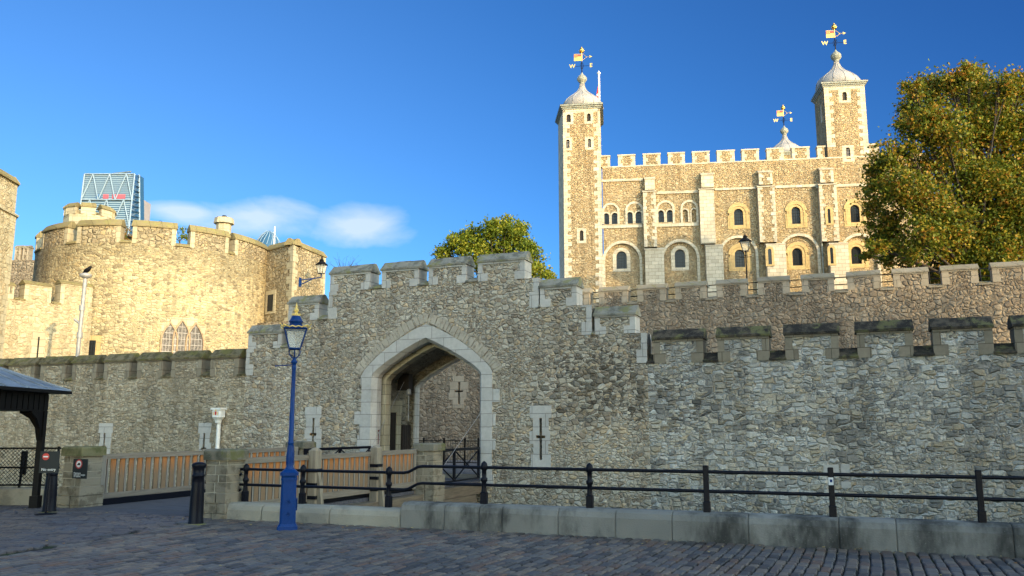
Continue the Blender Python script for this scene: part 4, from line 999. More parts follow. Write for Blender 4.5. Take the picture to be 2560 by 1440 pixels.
def lantern(mb, mg, p, s, zt):
    """small four sided lantern: frame into mb, glass into mg; zt = level of its rim"""
    c4 = [(-1, -1), (1, -1), (1, 1), (-1, 1)]; ht, hb, h = .20 * s, .11 * s, .42 * s
    for q in range(4):
        a, b = c4[q], c4[(q + 1) % 4]
        A = (p[0] + a[0] * hb, p[1] + a[1] * hb, zt - h); B = (p[0] + b[0] * hb, p[1] + b[1] * hb, zt - h)
        C = (p[0] + a[0] * ht, p[1] + a[1] * ht, zt); D = (p[0] + b[0] * ht, p[1] + b[1] * ht, zt)
        mb.tube([A, C], .014 * s, 5); mb.tube([A, B], .016 * s, 5); mb.tube([C, D], .02 * s, 5); mg.add([A, B, D, C], [(0, 1, 2, 3)])
    mb.lathe([(.30 * s, 0), (.2 * s, .08 * s), (.09 * s, .18 * s), (.11 * s, .21 * s), (.06 * s, .27 * s), (.02 * s, .30 * s), (.035 * s, .34 * s), (0, .40 * s)], (p[0], p[1], zt), 8, False, PI / 8)
# black lamp on the wall walk
s_, zt_ = I.hit(1863, 603, 2.0)
bl = thing('street_lamp', 'black lamp on a slim post in front of the keep, behind the brown merlons', 'street lamp', I, (s_, 2.0, IZB - .8))
m = MB(); g = MB(); lantern(m, g, (s_, 2.0), 1.15, zt_ - .02); part(m, 'lantern_frame', bl, 'iron_dull'); part(g, 'lantern_glass', bl, 'clear')
m = MB(); m.lathe([(.09, IZB - .8), (.07, IZB - .1), (.04, IZB), (.035, zt_ - .75), (.06, zt_ - .72), (.03, zt_ - .65), (.05, zt_ - .5)], (s_, 2.0, 0), 10); m.tube([(s_ - .28, 2, zt_ - .8), (s_ + .28, 2, zt_ - .8)], .02, 5); part(m, 'column', bl, 'iron_dull')

# ---------------------------------------------------------------- round tower
DC = Vector((-21.4, 50.0, 0)); DR = 6.55
def cyl(u, v, r=DR):
    d = ray(u, v); a = d.x ** 2 + d.y ** 2; b = -2 * (d.x * DC.x + d.y * DC.y); c = DC.x ** 2 + DC.y ** 2 - r * r
    q = max(b * b - 4 * a * c, 0); k = (-b - math.sqrt(q)) / (2 * a); x, y = d.x * k - DC.x, d.y * k - DC.y
    return math.atan2(x, -y), EZ + d.z * k
rt = thing('round_tower', 'large sunlit golden round tower with battlements, left of the gateway', 'tower', WORLD, (DC.x, DC.y, 0))
DZB, DZT = 11.3, 12.6
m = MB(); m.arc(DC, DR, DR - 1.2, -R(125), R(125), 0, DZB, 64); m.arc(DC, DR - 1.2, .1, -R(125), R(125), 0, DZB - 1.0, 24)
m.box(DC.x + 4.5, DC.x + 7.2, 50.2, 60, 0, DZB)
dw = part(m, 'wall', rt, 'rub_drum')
dm = [(76, 92), (106, 168), (192, 300), (330, 440), (476, 572)]
arcs = [(cyl(a, 600)[0], cyl(b, 600)[0]) for a, b in dm] + [(cyl(588, 600)[0], R(118))]
csec = lambda r, z0, z1: [(r + .08, z0), (r + .08, z0 + .08), (r - .15, z1), (r - .32, z1), (r - .66, z0 + .08), (r - .66, z0)]
for a0, a1 in arcs:
    m = MB(); m.mat(0).arc(DC, DR - .002, DR - .58, a0 + .02, a1 - .02, DZB, DZT - .38, max(2, int((a1 - a0) / .06)))
    m.mat(1)
    for e, f in ((a0, a0 + .035), (a1 - .035, a1)):
        m.arc(DC, DR + .02, DR - .6, e, f, DZB, DZT - .38, 1)
    q = part(m, 'merlon', rt, ['rub_wing', 'ash_warm'])
    c = MB(); c.arc(DC, 0, 0, a0 - .008, a1 + .008, 0, 0, max(2, int((a1 - a0) / .06)), csec(DR, DZT - .38, DZT)); part(c, 'coping', q, 'cop_warm')
for (a0, a1), (b0, b1) in zip(arcs, arcs[1:]):
    c = MB(); c.arc(DC, 0, 0, a1, b0, 0, 0, 2, csec(DR, DZB, DZB + .2)); part(c, 'crenel_sill', rt, 'cop_warm')
# lancet windows
m = MB(); a_, b_ = cyl(402, 840)[0], cyl(512, 840)[0]; m.arc(DC, DR + .012, DR - .2, a_, b_, cyl(457, 880)[1] - .4, cyl(457, 812)[1], 6); m.arc(DC, DR + .012, DR - .2, a_ * .8 + b_ * .2, a_ * .2 + b_ * .8, cyl(457, 812)[1], cyl(457, 794)[1], 4); part(m, 'window_surround', rt, 'ash_warm')
for (u0, u1, vt) in ((412, 440, 806), (443, 469, 800), (477, 501, 808)):
    uc = (u0 + u1) / 2; a, zt_ = cyl(uc, vt); zb_ = cyl(uc, 880)[1]; wd = (u1 - u0) / 2 * 43.6 / F / math.cos(a + R(23)) * .84
    ff = Fr(DC.x + (DR - .02) * math.sin(a), DC.y - (DR - .02) * math.cos(a), 0); ff.a = -a; ff.e = Vector((math.cos(a), math.sin(a), 0)); ff.n = Vector((-math.sin(a), math.cos(a), 0))
    hs = wd * 2.3
    m = MB(); inn = archpath(0, wd - .04, zb_ - .3, zt_ - hs, hs - .05, shape='lancet'); o_ = archpath(0, wd + .03, zb_ - .3, zt_ - hs, hs + .06, shape='lancet')
    m.poly(o_ + inn[::-1], -.12, .2, 'XZ')
    loc = Matrix.Translation(ff.o) @ Matrix.Rotation(a, 4, 'Z'); m.v = [tuple(loc @ Vector(x)) for x in m.v]
    wn = part(m, 'window', rt, 'tan_red')
    g = MB(); g.poly(inn, -.05, .1, 'XZ'); g.v = [tuple(loc @ Vector(x)) for x in g.v]; part(g, 'pane', wn, 'pane_grey')
    b = MB(); z = zb_
    while z < zt_ - .1:
        k = 1 if z < zt_ - hs else max(.1, 1 - (z - zt_ + hs) / hs); b.box(-wd * k, wd * k, -.075, -.05, z, z + .025); z += .33
    for i in range(-2, 3): b.box(i * wd / 2.6 - .008, i * wd / 2.6 + .008, -.07, -.05, zb_ - .3, zt_ - hs * (.15 + .32 * abs(i)))
    b.v = [tuple(loc @ Vector(x)) for x in b.v]; part(b, 'glazing_bar', wn, 'steel')
a, zt_ = cyl(229, 851)
m = MB(); m.arc(DC, DR + .05, DR - .1, a - .075, a + .075, zt_ - 1.3, zt_ + .25, 3); wn = part(m, 'window', rt, 'ash_tan')
g = MB(); g.arc(DC, DR + .055, DR - .1, a - .04, a + .04, zt_ - 1.2, zt_, 2); part(g, 'pane', wn, 'pane')
b = MB()
for k in (-.02, 0, .02): b.arc(DC, DR + .07, DR + .05, a + k - .002, a + k + .002, zt_ - 1.2, zt_, 1)
for k in range(5): b.arc(DC, DR + .07, DR + .05, a - .04, a + .04, zt_ - .2 - k * .22, zt_ - .18 - k * .22, 1)
part(b, 'glazing_bar', wn, 'iron_dull')
# square side turret
C_ = P(667, 612, 50.0); A_ = P(735, 592, 48.1); B_ = P(815, 628, 52.0)
quad = [(C_.x, C_.y), (A_.x, A_.y), (B_.x, B_.y), (B_.x - 2.6, B_.y + 4), (C_.x - 2, C_.y + 4)]
m = MB(); m.poly(quad, 0, DZT - .4, 'XY'); st = part(m, 'side_turret', rt, 'rub_wing')
m = MB()
def wallcop(mb, pts, z0, z1, o=.08, th=.6):
    for (p, q) in zip(pts, pts[1:]):
        p, q = Vector(p), Vector(q); d = (q - p).normalized(); nn = Vector((d.y, -d.x)); 
        sec = [(-o, z0), (-o, z0 + .08), (.2, z1), (.36, z1), (th, z0 + .08), (th, z0)]
        p_, q_ = p - d * .05, q + d * .05
        vs = [(x.x - nn.x * y, x.y - nn.y * y, z) for x in (p_, q_) for y, z in sec]; n = len(sec)
        mb.add(vs, [(k, n + k, n + (k + 1) % n, (k + 1) % n) for k in range(n)] + [tuple(range(n)), tuple(2 * n - 1 - k for k in range(n))])
wallcop(m, quad[:3], DZT - .4, DZT); part(m, 'coping', st, 'cop_warm')
def quoin_corner(mb, p, q, r_, z0, z1, h=.42):
    """alternating quoins on the corner q between faces p-q and q-r"""
    p, q, r_ = Vector(p), Vector(q), Vector(r_); d1 = (p - q).normalized(); d2 = (r_ - q).normalized(); z = z0; i = 0
    while z < z1 - .05:
        zz = min(z + h * random.uniform(.85, 1.15), z1); a, b = (.6, .32) if i % 2 else (.32, .6); a *= random.uniform(.9, 1.1)
        o = -(d1 + d2) * .018
        P0 = [q + o * 1.0, q + d1 * a + o, q + d1 * a + d2 * .2, q + d2 * b + d1 * .2, q + d2 * b + o]
        P0 = [(x.x, x.y) for x in P0]; ar = sum(m0[0] * m1[1] - m1[0] * m0[1] for m0, m1 in zip(P0, P0[1:] + [P0[0]]))
        mb.poly(P0 if ar > 0 else P0[::-1], z, zz - .008, 'XY'); z = zz; i += 1
for k in (0, 1): m = MB(); quoin_corner(m, *quad[k:k + 3], 4, DZT - .42); part(m, 'corner_quoins', st, 'ash_warm')
# narrow window on the shaded face of the side turret
S1 = Fr(C_.x, C_.y, math.degrees(-math.atan2(A_.y - C_.y, A_.x - C_.x)))
def tofr(mb, fr): mb.v = [tuple(fr.w(*x)) for x in mb.v]; return mb
sw0, z1 = S1.hit(671, 738); sw1, z0 = S1.hit(683, 777)
m = tofr(MB().box(sw0 - .22, sw1 + .22, -.04, .05, z0 - .15, z1 + .25), S1); wn = part(m, 'turret_window', rt, 'ash_warm')
part(tofr(MB().box(sw0, sw1, -.045, .05, z0, z1), S1), 'pane', wn, 'pane')
# chimney and stair turret cap
p = P(559, 575, 50.5); m = MB()
m.lathe([(.45, 10.5), (.45, P(559, 562, 50.5).z), (.62, P(559, 560, 50.5).z), (.56, P(559, 546, 50.5).z), (.3, P(559, 545, 50.5).z)], (p.x, p.y, 0), 8, False, PI / 8)
ch = part(m, 'chimney', rt, 'ash_warm'); m = MB(); m.lathe([(.16, P(559, 546, 50.5).z), (.13, P(559, 540, 50.5).z + .02)], (p.x, p.y, 0), 10); part(m, 'chimney_pot', ch, 'iron_dull')
m = MB(); zc = P(230, 520, 54).z; q = P(225, 540, 54)
m.lathe([(1.55, 9), (1.55, zc - .75)], (q.x, q.y, 0), 8, False, PI / 8)
for k in range(8):
    a0 = k * PI / 4 + .12; m.arc((q.x, q.y), 1.56, 1.2, a0, a0 + .55, zc - .76, zc - .3, 1)
sc_ = part(m, 'stair_turret', rt, 'ash_warm'); m = MB()
for k in range(8):
    a0 = k * PI / 4 + .10; m.arc((q.x, q.y), 0, 0, a0, a0 + .59, 0, 0, 1, csec(1.56, zc - .3, zc + .02))
part(m, 'coping', sc_, 'cop_warm')

# wall lamp on the side turret
S2 = Fr(A_.x, A_.y, math.degrees(-math.atan2(B_.y - A_.y, B_.x - A_.x)))
pL = P(804, 665, 48.6); sl, tl = S2.loc(pL); 
wl = thing('wall_lamp', 'blue bracket lantern hanging out from the bright side turret of the round tower', 'lamp', S2, (sl, -.05, P(790, 695, 49).z))
m = MB(); g = MB(); zr = P(804, 662, 48.6).z; lantern(m, g, (sl, tl), 1.25, zr); part(m, 'lantern_frame', wl, 'iron_dull'); part(g, 'lantern_glass', wl, 'clear')
m = MB(); zb_ = zr - .75; m.tube([(sl, tl, zr - .5), (sl, tl, zb_), (sl, tl * .6, zb_ - .05), (sl, 0, zb_ - .1)], .035, 6); m.tube([(sl, tl * .7, zb_), (sl, tl * .35, zb_ - .22), (sl, 0, zb_ - .4)], .03, 6); m.box(sl - .12, sl + .12, -.05, 0, zb_ - .5, zb_ + .05)
part(m, 'bracket', wl, 'blue')

# ---------------------------------------------------------------- lower wall and corner tower at the left
p0 = P(27, 700, 40.2); p1 = P(222, 715, 43.2); LWf = Fr(p0.x, p0.y, math.degrees(-math.atan2(p1.y - p0.y, p1.x - p0.x)))
lwz = LWf.hit(100, 755)[1]
lw = thing('curtain_wall', 'low sunlit cream wall with three merlons between corner tower and round tower', 'wall', LWf, (1.5, 0, 0))
e1 = LWf.loc(p1)[0]; m = MB(); m.box(-.6, e1 + .3, 0, 1.2, 0, lwz); part(m, 'wall', lw, 'rub_left_tower')
for a, b in ((20, 36), (62, 130), (152, 232)):
    x0, x1 = LWf.hit(a, 720)[0], LWf.hit(b, 720)[0]
    merlon(lw, x0, x1, lwz, LWf.hit((a + b) / 2, 703)[1], ('rub_left_tower', 'ash_warm', 'cop_warm'), th=.6, cop=.22, jamb=.2, foot=.2)
for a, b in ((36, 62), (130, 152)):
    sill(lw, LWf.hit(a, 750)[0], LWf.hit(b, 750)[0], lwz, 'cop_warm', h=.15)
x0, z1 = LWf.hit(95, 842); x1 = LWf.hit(99, 842)[0]; m = MB(); m.box(x0 - .3, x1 + .3, -.02, .1, 3, z1 + .25); q = part(m, 'arrow_slit', lw, 'ash_warm'); m = MB(); m.box(x0, x1, -.024, .1, 3, z1); part(m, 'opening', q, 'dark')
A1 = P(-60, 422, 37.5); B1 = P(-8, 425, 38.0); C1 = P(50, 447, 40.2)
ct = thing('corner_tower', 'tall sunlit cream corner tower cut off by the left edge of the view', 'tower', WORLD, (B1.x, B1.y, 0))
zt_ = B1.z + .28; qd = [(A1.x - 2, A1.y - 1), (B1.x, B1.y), (C1.x, C1.y), (C1.x - 2.4, C1.y + 3), (A1.x - 4, A1.y + 5)]
zc = P(50, 536, 40).z
m = MB(); m.poly(qd, 0, zc, 'XY'); qi = [(x + (-.12 if 0 < i < 3 else 0), y + .05) for i, (x, y) in enumerate(qd)]; m.poly(qi, zc + .001, zt_ - .35, 'XY'); part(m, 'wall', ct, 'rub_left_tower')
m = MB(); wallcop(m, qd[:3] + [qd[3]], zt_ - .36, zt_, .02, .6); part(m, 'coping', ct, 'cop_warm')
m = MB(); wallcop(m, qd[:3] + [qd[3]], zc - .08, zc + .16, .10, .3); part(m, 'string_course', ct, 'ash_warm')
m = MB(); quoin_corner(m, qd[1], qd[2], qd[3], 3, zc - .1, .5); quoin_corner(m, qi[1], qi[2], qi[3], zc + .2, zt_ - .37, .5); part(m, 'corner_quoins', ct, 'ash_warm')
p = P(50, 640, 56); fw = thing('parapet_wall', 'small shaded battlement glimpsed between corner tower and round tower', 'wall', WORLD, (p.x, 56, 0))
m = MB(); z = P(50, 650, 56).z; m.box(p.x - 4, p.x + 1.5, 56, 57, 0, z); part(m, 'wall', fw, 'rub_inner')
for a, b in ((37, 52), (57, 72)):
    xa, xb = P(a, 630, 56).x, P(b, 630, 56).x; merlon(fw, xa, xb, z, P(50, 612, 56).z, ('rub_inner', 'ash_inner', 'cop_inner'), th=.5, cop=.2, jamb=.12, foot=.12, t0=56)
# vent pipe with a crow
pp = P(213, 700, 36.8); zt_ = P(213, 692, 36.8).z
vp = thing('vent_pipe', 'pale grey vent pipe with cap and stub arm before the round tower', 'pipe', WORLD, (pp.x, 36.8, 3))
m = MB(); m.tube([(pp.x - .10, 36.8, 2.5), (pp.x, 36.8, zt_)], .085, 10); m.tube([(pp.x - .05, 36.8, P(205, 810, 36.8).z), (P(186, 798, 36.8).x, 36.8, P(186, 798, 36.8).z)], .06, 8)
for v in (770, 838): m.lathe([(.12, -.12), (.12, .12)], (pp.x - .04, 36.8, P(213, v, 36.8).z), 10)
part(m, 'pipe', vp, 'steel'); m = MB(); m.lathe([(.1, -.1), (.26, .0), (.24, .1), (.06, .16)], (pp.x, 36.8, zt_ + .02), 12); part(m, 'cap', vp, 'steel')
zc = zt_ + .17; m = MB(); bx = pp.x + .06
m.tube([(bx - .16, 36.8, zc + .02), (bx - .1, 36.8, zc + .08), (bx, 36.8, zc + .13), (bx + .08, 36.8, zc + .20), (bx + .11, 36.8, zc + .27), (bx + .15, 36.8, zc + .28), (bx + .21, 36.8, zc + .265)], [.03, .08, .11, .085, .065, .04, .008], 8)
m.tube([(bx - .1, 36.8, zc + .06), (bx - .24, 36.8, zc - .04)], [.04, .015], 6); m.tube([(bx, 36.83, zc + .08), (bx, 36.83, zc - .02)], .008, 4); m.tube([(bx, 36.77, zc + .08), (bx, 36.77, zc - .02)], .008, 4)
solo(m, 'crow', 'black', 'black crow perched on top of the vent pipe', 'bird', base=(bx, 36.8, zc))

# ---------------------------------------------------------------- keep
kp = thing('castle_keep', 'great sunlit stone keep with corner turrets, lead cupolas and gilded weathervanes', 'castle', T, (18, 0, 2))
th = lambda u, v, t=0: T.hit(u, v, t)
KZ = th(1535, 416)[1]; GZ0 = 2.0
XR = 42.0
bays = [(1506, 1605, 602), (1653, 1749, 598), (1798, 1896, 588), (1948, 2051, 583), (2101, 2200, 583)]
arch_holes = []; rings = MB()
for u0, u1, vt in bays:
    s0, zt_ = th(u0, 640)[0], th((u0 + u1) / 2, vt)[1]; s1 = th(u1, 640)[0]; c = (s0 + s1) / 2; r = (s1 - s0) / 2
    arch_holes.append(archpath(c, r - .30, GZ0 - .5 + .6, zt_ - r, r - .30, 18))
    o_ = archpath(c, r, GZ0 + .1, zt_ - r, r, 18); i_ = archpath(c, r - .31, GZ0 + .1, zt_ - r, r - .31, 18); rings.poly(o_ + i_[::-1], -.06, .3, 'XZ')
wins = []   # (u0,u1,vt,vb, style, in_recess)
for a in ((1541, 1567, 628, 672, 'white', 1), (1687, 1713, 623, 669, 'white', 1), (1837, 1862, 624, 668, 'tan', 1), (1981, 2006, 620, 664, 'tan', 1), (2128, 2154, 616, 660, 'tan', 1),
          (1835, 1858, 522, 563, 'tan', 0), (1979, 2001, 517, 560, 'tan', 0), (2126, 2149, 512, 556, 'tan', 0),
          (1508, 1523, 533, 561, 'pair', 0), (1529, 1545, 532, 560, 'pair', 0), (1567, 1582, 530, 559, 'pair', 0), (1589, 1605, 529, 558, 'pair', 0),
          (1645, 1660, 526, 556, 'pair', 0), (1667, 1683, 525, 555, 'pair', 0), (1705, 1720, 524, 555, 'blind', 0), (1729, 1742, 523, 555, 'blind', 0)): wins.append(a)
def win_geo(a):
    u0, u1, vt, vb = a[:4]; t = .3 if a[5] else 0; uc = (u0 + u1) / 2; vm = (vt + vb) / 2
    s0, s1 = th(u0, vm, t)[0], th(u1, vm, t)[0]; c = (s0 + s1) / 2; hw = (s1 - s0) / 2; zt_ = th(uc, vt, t)[1]; zb_ = th(uc, vb, t)[1]
    return c, hw, zb_, zt_ - hw, hw, t
h1, h2_ = [], []
for a in wins:
    c, hw, zb_, zs, hh, t = win_geo(a); pth = archpath(c, hw, zb_, zs, hh, 10)
    if not a[5]: h1.append(pth)
    if a[4] != 'blind': h2_.append(pth)
s_l = 4.9
m = MB(); m.poly([(s_l, GZ0), (XR, GZ0), (XR, KZ), (s_l, KZ)], 0, .3, 'XZ', [h for h in arch_holes if h[-1][0] < XR] + h1)
m.poly([(s_l, GZ0), (XR, GZ0), (XR, KZ - .01), (s_l, KZ - .01)], .301, .9, 'XZ', h2_)
m.box(s_l, XR, 1.6, 30, GZ0, KZ - 2)
part(m, 'wall', kp, 'rub_keep'); part(rings, 'blind_arch', kp, 'ash_keep')
for a in wins:
    c, hw, zb_, zs, hh, t = win_geo(a); pth = archpath(c, hw, zb_, zs, hh, 12); sty = a[4]; m = MB()
    if sty == 'white':
        o_ = archpath(c, hw + .42, zb_ - .35, zs, hh + .42, 12); m.poly(o_, t - .05, t + .1, 'XZ', [pth])
    elif sty == 'tan':
        o_ = archpath(c, hw + .30, zb_ - .45, zs, hh + .30, 12); m.poly(o_, t - .04, t + .1, 'XZ', [pth])
        o_ = archpath(c, hw + .72, zs, zs, hh + .70, 12)[1:-1]; i_ = archpath(c, hw + .31, zs, zs, hh + .31, 12)[1:-1]; m.poly(o_ + i_[::-1], t - .11, t + .1, 'XZ')
        for sg in (-1, 1): x = c + sg * (hw + .44); m.box(x - .1, x + .1, t - .10, t, zb_ - .2, zs - .01); m.box(c + sg * (hw + .5) - .22, c + sg * (hw + .5) + .22, t - .06, t + .05, zb_ - .45, zs - .3)
    else:
        o_ = archpath(c, hw + .16, zb_ - .0, zs, hh + .16, 10); m.poly(o_ + archpath(c, hw, zb_, zs, hh, 10)[::-1], -.05, .1, 'XZ')
    wn = part(m, 'window', kp, 'ash_keep' if sty in ('white', 'pair', 'blind') else 'ash_tan')
    if sty == 'blind': continue
    g = MB(); g.poly(pth, t + .28, t + .30, 'XZ'); part(g, 'pane', wn, 'pane')
    b = MB(); n_ = 2 if sty == 'pair' else 4
    for k in range(1, n_):
        x = c - hw + 2 * hw * k / n_; b.box(x - .018, x + .018, t + .25, t + .28, zb_, zs + math.sqrt(max(0, hh * hh - (x - c) ** 2)))
    z = zb_ + .3
    while z < zs + hh * .7:
        k = hw if z < zs else math.sqrt(max(0, hh * hh - (z - zs) ** 2)); b.box(c - k, c + k, t + .25, t + .28, z - .016, z + .016); z += .34
    part(b, 'glazing_bar', wn, 'iron_dull')
# arches over the paired windows and the string courses
m = MB()
for (u0, u1, vt) in ((1505, 1549, 507), (1563, 1609, 504), (1640, 1687, 501), (1701, 1746, 500)):
    s0, zt_ = th(u0, 530)[0], th((u0 + u1) / 2, vt)[1]; s1 = th(u1, 530)[0]; c, r = (s0 + s1) / 2, (s1 - s0) / 2; zb_ = th(u0, 561)[1]
    o_ = archpath(c, r, zb_, zt_ - r, r, 14); i_ = archpath(c, r - .26, zb_, zt_ - r, r - .26, 14); m.poly(o_ + i_[::-1], -.10, .05, 'XZ')
part(m, 'window_arches', kp, 'ash_keep')
m = MB()
for (u0, u1, v, hh) in ((1504, 1607, 451, .28), (1641, 1750, 481, .28), (1788, 1895, 472, .25), (1937, 2046, 466, .3), (2090, 2190, 463, .3), (1504, 1606, 566, .4), (1641, 1747, 562, .4)):
    s0, z0 = th(u0, v); s1, z1 = th(u1, v); zz = (z0 + z1) / 2; m = MB(); m.box(s0, s1, -.14, .05, zz - hh / 2, zz + hh / 2); part(m, 'string_course', kp, 'ash_keep')
# flat buttresses, three tiers each
def buttress(tiers, narrow=None):
    m = MB(); qs = {1: MB(), -1: MB()}
    for (u0, u1, v0, v1, pj, rubb) in tiers:
        vm = (v0 + v1) / 2; s0 = th(u0, vm, -pj)[0]; s1 = th(u1, vm, -pj)[0]; z1 = th((u0 + u1) / 2, v0, -pj)[1]; z0 = th((u0 + u1) / 2, v1, -pj)[1] if v1 else GZ0
        if rubb:
            m.mat(0).box(s0 + .02, s1 - .02, -pj + .02, .05, z0, z1 - .2)
            for sg, x in ((1, s0), (-1, s1)):
                z = z0; i = random.randint(0, 1)
                while z < z1 - .25:
                    zz = min(z + .42 * random.uniform(.8, 1.2), z1 - .2); w_ = min((s1 - s0) * .46, (.5 if i % 2 else .3) * random.uniform(.8, 1.3)); a, b = (x, x + w_) if sg > 0 else (x - w_, x)
                    qs[sg].box(a, b, -pj - random.uniform(0, .02), .04, z, zz - .015); z = zz; i += 1
        else: m.mat(1).box(s0, s1, -pj, .05, z0, z1 - .2)
        # sloped set-off
        m.mat(1).poly([(-pj - .08, z1 - .2), (-pj - .08, z1 - .1), (.0, z1 + .22), (.05, z1 + .22), (.05, z1 - .2)], s0 - .07, s1 + .07, 'YZ')
    b = part(m, 'buttress', kp, ['rub_keep', 'ash_keep'])
    for q in qs.values():
        if q.v: part(q, 'quoins', b, 'ash_keep')
    return b
buttress([(1612, 1637, 444, 474, .55, 0), (1609, 1641, 476, 617, .75, 1), (1604, 1650, 620, 0, 1.05, 0)])
buttress([(1753, 1784, 433, 468, .6, 0), (1750, 1787, 470, 608, .8, 0), (1752, 1794, 611, 0, 1.1, 0)])
b3 = buttress([(1897, 1931, 427, 461, .6, 1), (1897, 1940, 463, 605, .8, 1), (1900, 1947, 608, 0, 1.1, 0)])
b4 = buttress([(2050, 2084, 420, 456, .6, 1), (2051, 2095, 458, 603, .8, 1), (2054, 2100, 606, 0, 1.1, 0)])
for (u0, u1, v0, v1, b, pj) in ((1919, 1930, 622, 661, b3, 1.1), (2074, 2084, 619, 659, b4, 1.1), (2068, 2077, 522, 558, b4, .8)):
    s0, z1 = th(u0, v0, -pj); s1, z0 = th(u1, v1, -pj); c, hw = (s0 + s1) / 2, (s1 - s0) / 2
    m = MB(); p_ = archpath(c, hw, z0, z1 - hw, hw, 8); m.mat(0).poly(archpath(c, hw + .28, z0 - .2, z1 - hw, hw + .28, 8), -pj - .09, -pj + .05, 'XZ', [p_]); m.mat(1).poly(p_, -pj - .02, -pj + .02, 'XZ'); part(m, 'slit_window', b, ['ash_tan', 'pane'])
m = MB(); s_, z1 = th(2046, 470, -.25); m.tube([(s_, -.25, z1), (s_, -.25, GZ0)], .10, 8); m.box(s_ - .25, s_ + .25, -.5, 0, z1 - .1, z1 + .4); part(m, 'drainpipe', kp, 'lead_green')
# parapet merlons
for i, (u0, u1) in enumerate(((1496, 1525), (1545, 1588), (1608, 1651), (1670, 1712), (1731, 1774), (1793, 1837), (1855, 1898), (1918, 1960), (1981, 2025), (2045, 2064), (2168, 2200))):
    s0, s1 = th(u0, 400)[0], th(u1, 400)[0]; zt_ = KZ + 1.42; m = MB(); m.mat(0).box(s0 + .05, s1 - .05, .02, .8, KZ, zt_ - .16)
    m.mat(1); z = KZ; k = i % 2
    while z < zt_ - .2:
        zz = min(z + .42, zt_ - .16); w_ = (.55 if k % 2 else .32)
        if s1 - s0 > 1.3: m.box(s0, s0 + w_, 0, .82, z, zz - .015); m.box(s1 - w_, s1, 0, .82, z, zz - .015)
        else: m.box(s1 - w_, s1, 0, .82, z, zz - .015) if u0 < 1600 else m.box(s0, s0 + w_, 0, .82, z, zz - .015)
        z = zz; k += 1
    q = part(m, 'merlon', kp, ['rub_keep', 'ash_keep']); c = MB(); c.box(s0 - .06, s1 + .06, -.07, .88, zt_ - .16, zt_); part(c, 'coping', q, 'ash_keep')
m = MB(); m.box(s_l, XR, -.04, .3, KZ - .14, KZ + .012); part(m, 'parapet_ledge', kp, 'ash_keep')

def vane(parent, c, z, sun_side=1.0):
    """weathervane above level z: pole, compass arms with letters, banner, arrow and crown"""
    x, y = c; m = MB()
    m.mat(0).tube([(x, y, z + 4.8), (x, y, z + 7.7)], [.07, .04], 8); m.tube([(x - .95, y, z + 5.88), (x + .95, y, z + 5.88)], .026, 5); m.tube([(x, y - .9, z + 5.88), (x, y + .9, z + 5.88)], .026, 5)
    for k in range(4):
        a = k * PI / 2 + PI / 4; m.tube([(x, y, z + 5.4), (x + .22 * math.cos(a), y + .22 * math.sin(a), z + 5.7), (x + .3 * math.cos(a), y + .3 * math.sin(a), z + 6.0), (x + .1 * math.cos(a), y + .1 * math.sin(a), z + 6.3)], .018, 4)
    m.mat(1).text('W', .72, (x - 1.2, y, z + 5.68), .03, bold=.012); m.text('E', .72, (x + 1.15, y, z + 5.68), .03, bold=.012)
    m.tube([(x, y, z + 6.55), (x, y, z + 7.75)], .055, 8)
    b0, b1, q0, q1 = x - .98, x - .06, z + 6.62, z + 7.5; xm, zm = (b0 + b1) / 2, (q0 + q1) / 2
    m.mat(2).box(b0, xm, y - .02, y + .02, zm, q1); m.mat(1).box(b0, xm, y - .021, y + .021, q0, zm - .002); m.mat(2).box(xm + .002, b1, y - .019, y + .019, zm + .1, q1 - .1); m.mat(3).box(xm + .002, b1, y - .02, y + .02, q0, zm + .09)
    m.mat(1)
    for k in range(7): xx = b0 + (b1 - b0) * k / 7; m.box(xx, xx + .07, y - .026, y + .026, q1 - .05, q1 + .04); m.box(xx, xx + .07, y - .026, y + .026, q0 - .04, q0 + .04)
    for k in range(3): xx = b0 + .08 + k * .14; m.box(xx, xx + .05, y - .024, y + .024, zm + .08, q1 - .1)
    for sg in (-1, 1): m.tube([(x + .05, y, z + 7.07 + sg * .40), (x + .3, y, z + 7.07 + sg * .30), (x + .5, y, z + 7.07 + sg * .1), (x + .62, y, z + 7.07)], .028, 5)
    m.tube([(x + .5, y, z + 7.07), (x + 1.0, y, z + 7.07)], .03, 5); m.poly([(x + .95, z + 6.9), (x + 1.32, z + 7.07), (x + .95, z + 7.24), (x + 1.03, z + 7.07)], y - .03, y + .03, 'XZ')
    m.lathe([(.1, 7.7), (.3, 7.72), (.3, 7.82), (.22, 7.84), (.3, 8.0), (.24, 8.18), (.1, 8.26), (.06, 8.3), (.1, 8.36), (.03, 8.45), (0, 8.55)], (x, y, z), 12)
    for k in range(6): a = k * PI / 3; m.lathe([(.0, -.06), (.06, 0), (0, .1)], (x + .29 * math.cos(a), y + .29 * math.sin(a), z + 7.9), 6)
    return part(m, 'weathervane', parent, ['iron_dull', 'gold', 'red', 'goldp'])
DOME = [(2.5, 0), (2.6, .25), (2.52, .62), (2.28, 1.05), (1.86, 1.45), (1.32, 1.85), (.86, 2.23), (.54, 2.64), (.35, 3.05), (.27, 3.42)]
BALL = [(.27, 3.42), (.34, 3.46), (.33, 3.52), (.25, 3.56), (.30, 3.66), (.47, 3.80), (.60, 4.0), (.61, 4.22), (.50, 4.42), (.33, 4.58), (.16, 4.78), (.09, 4.95), (.05, 5.0)]
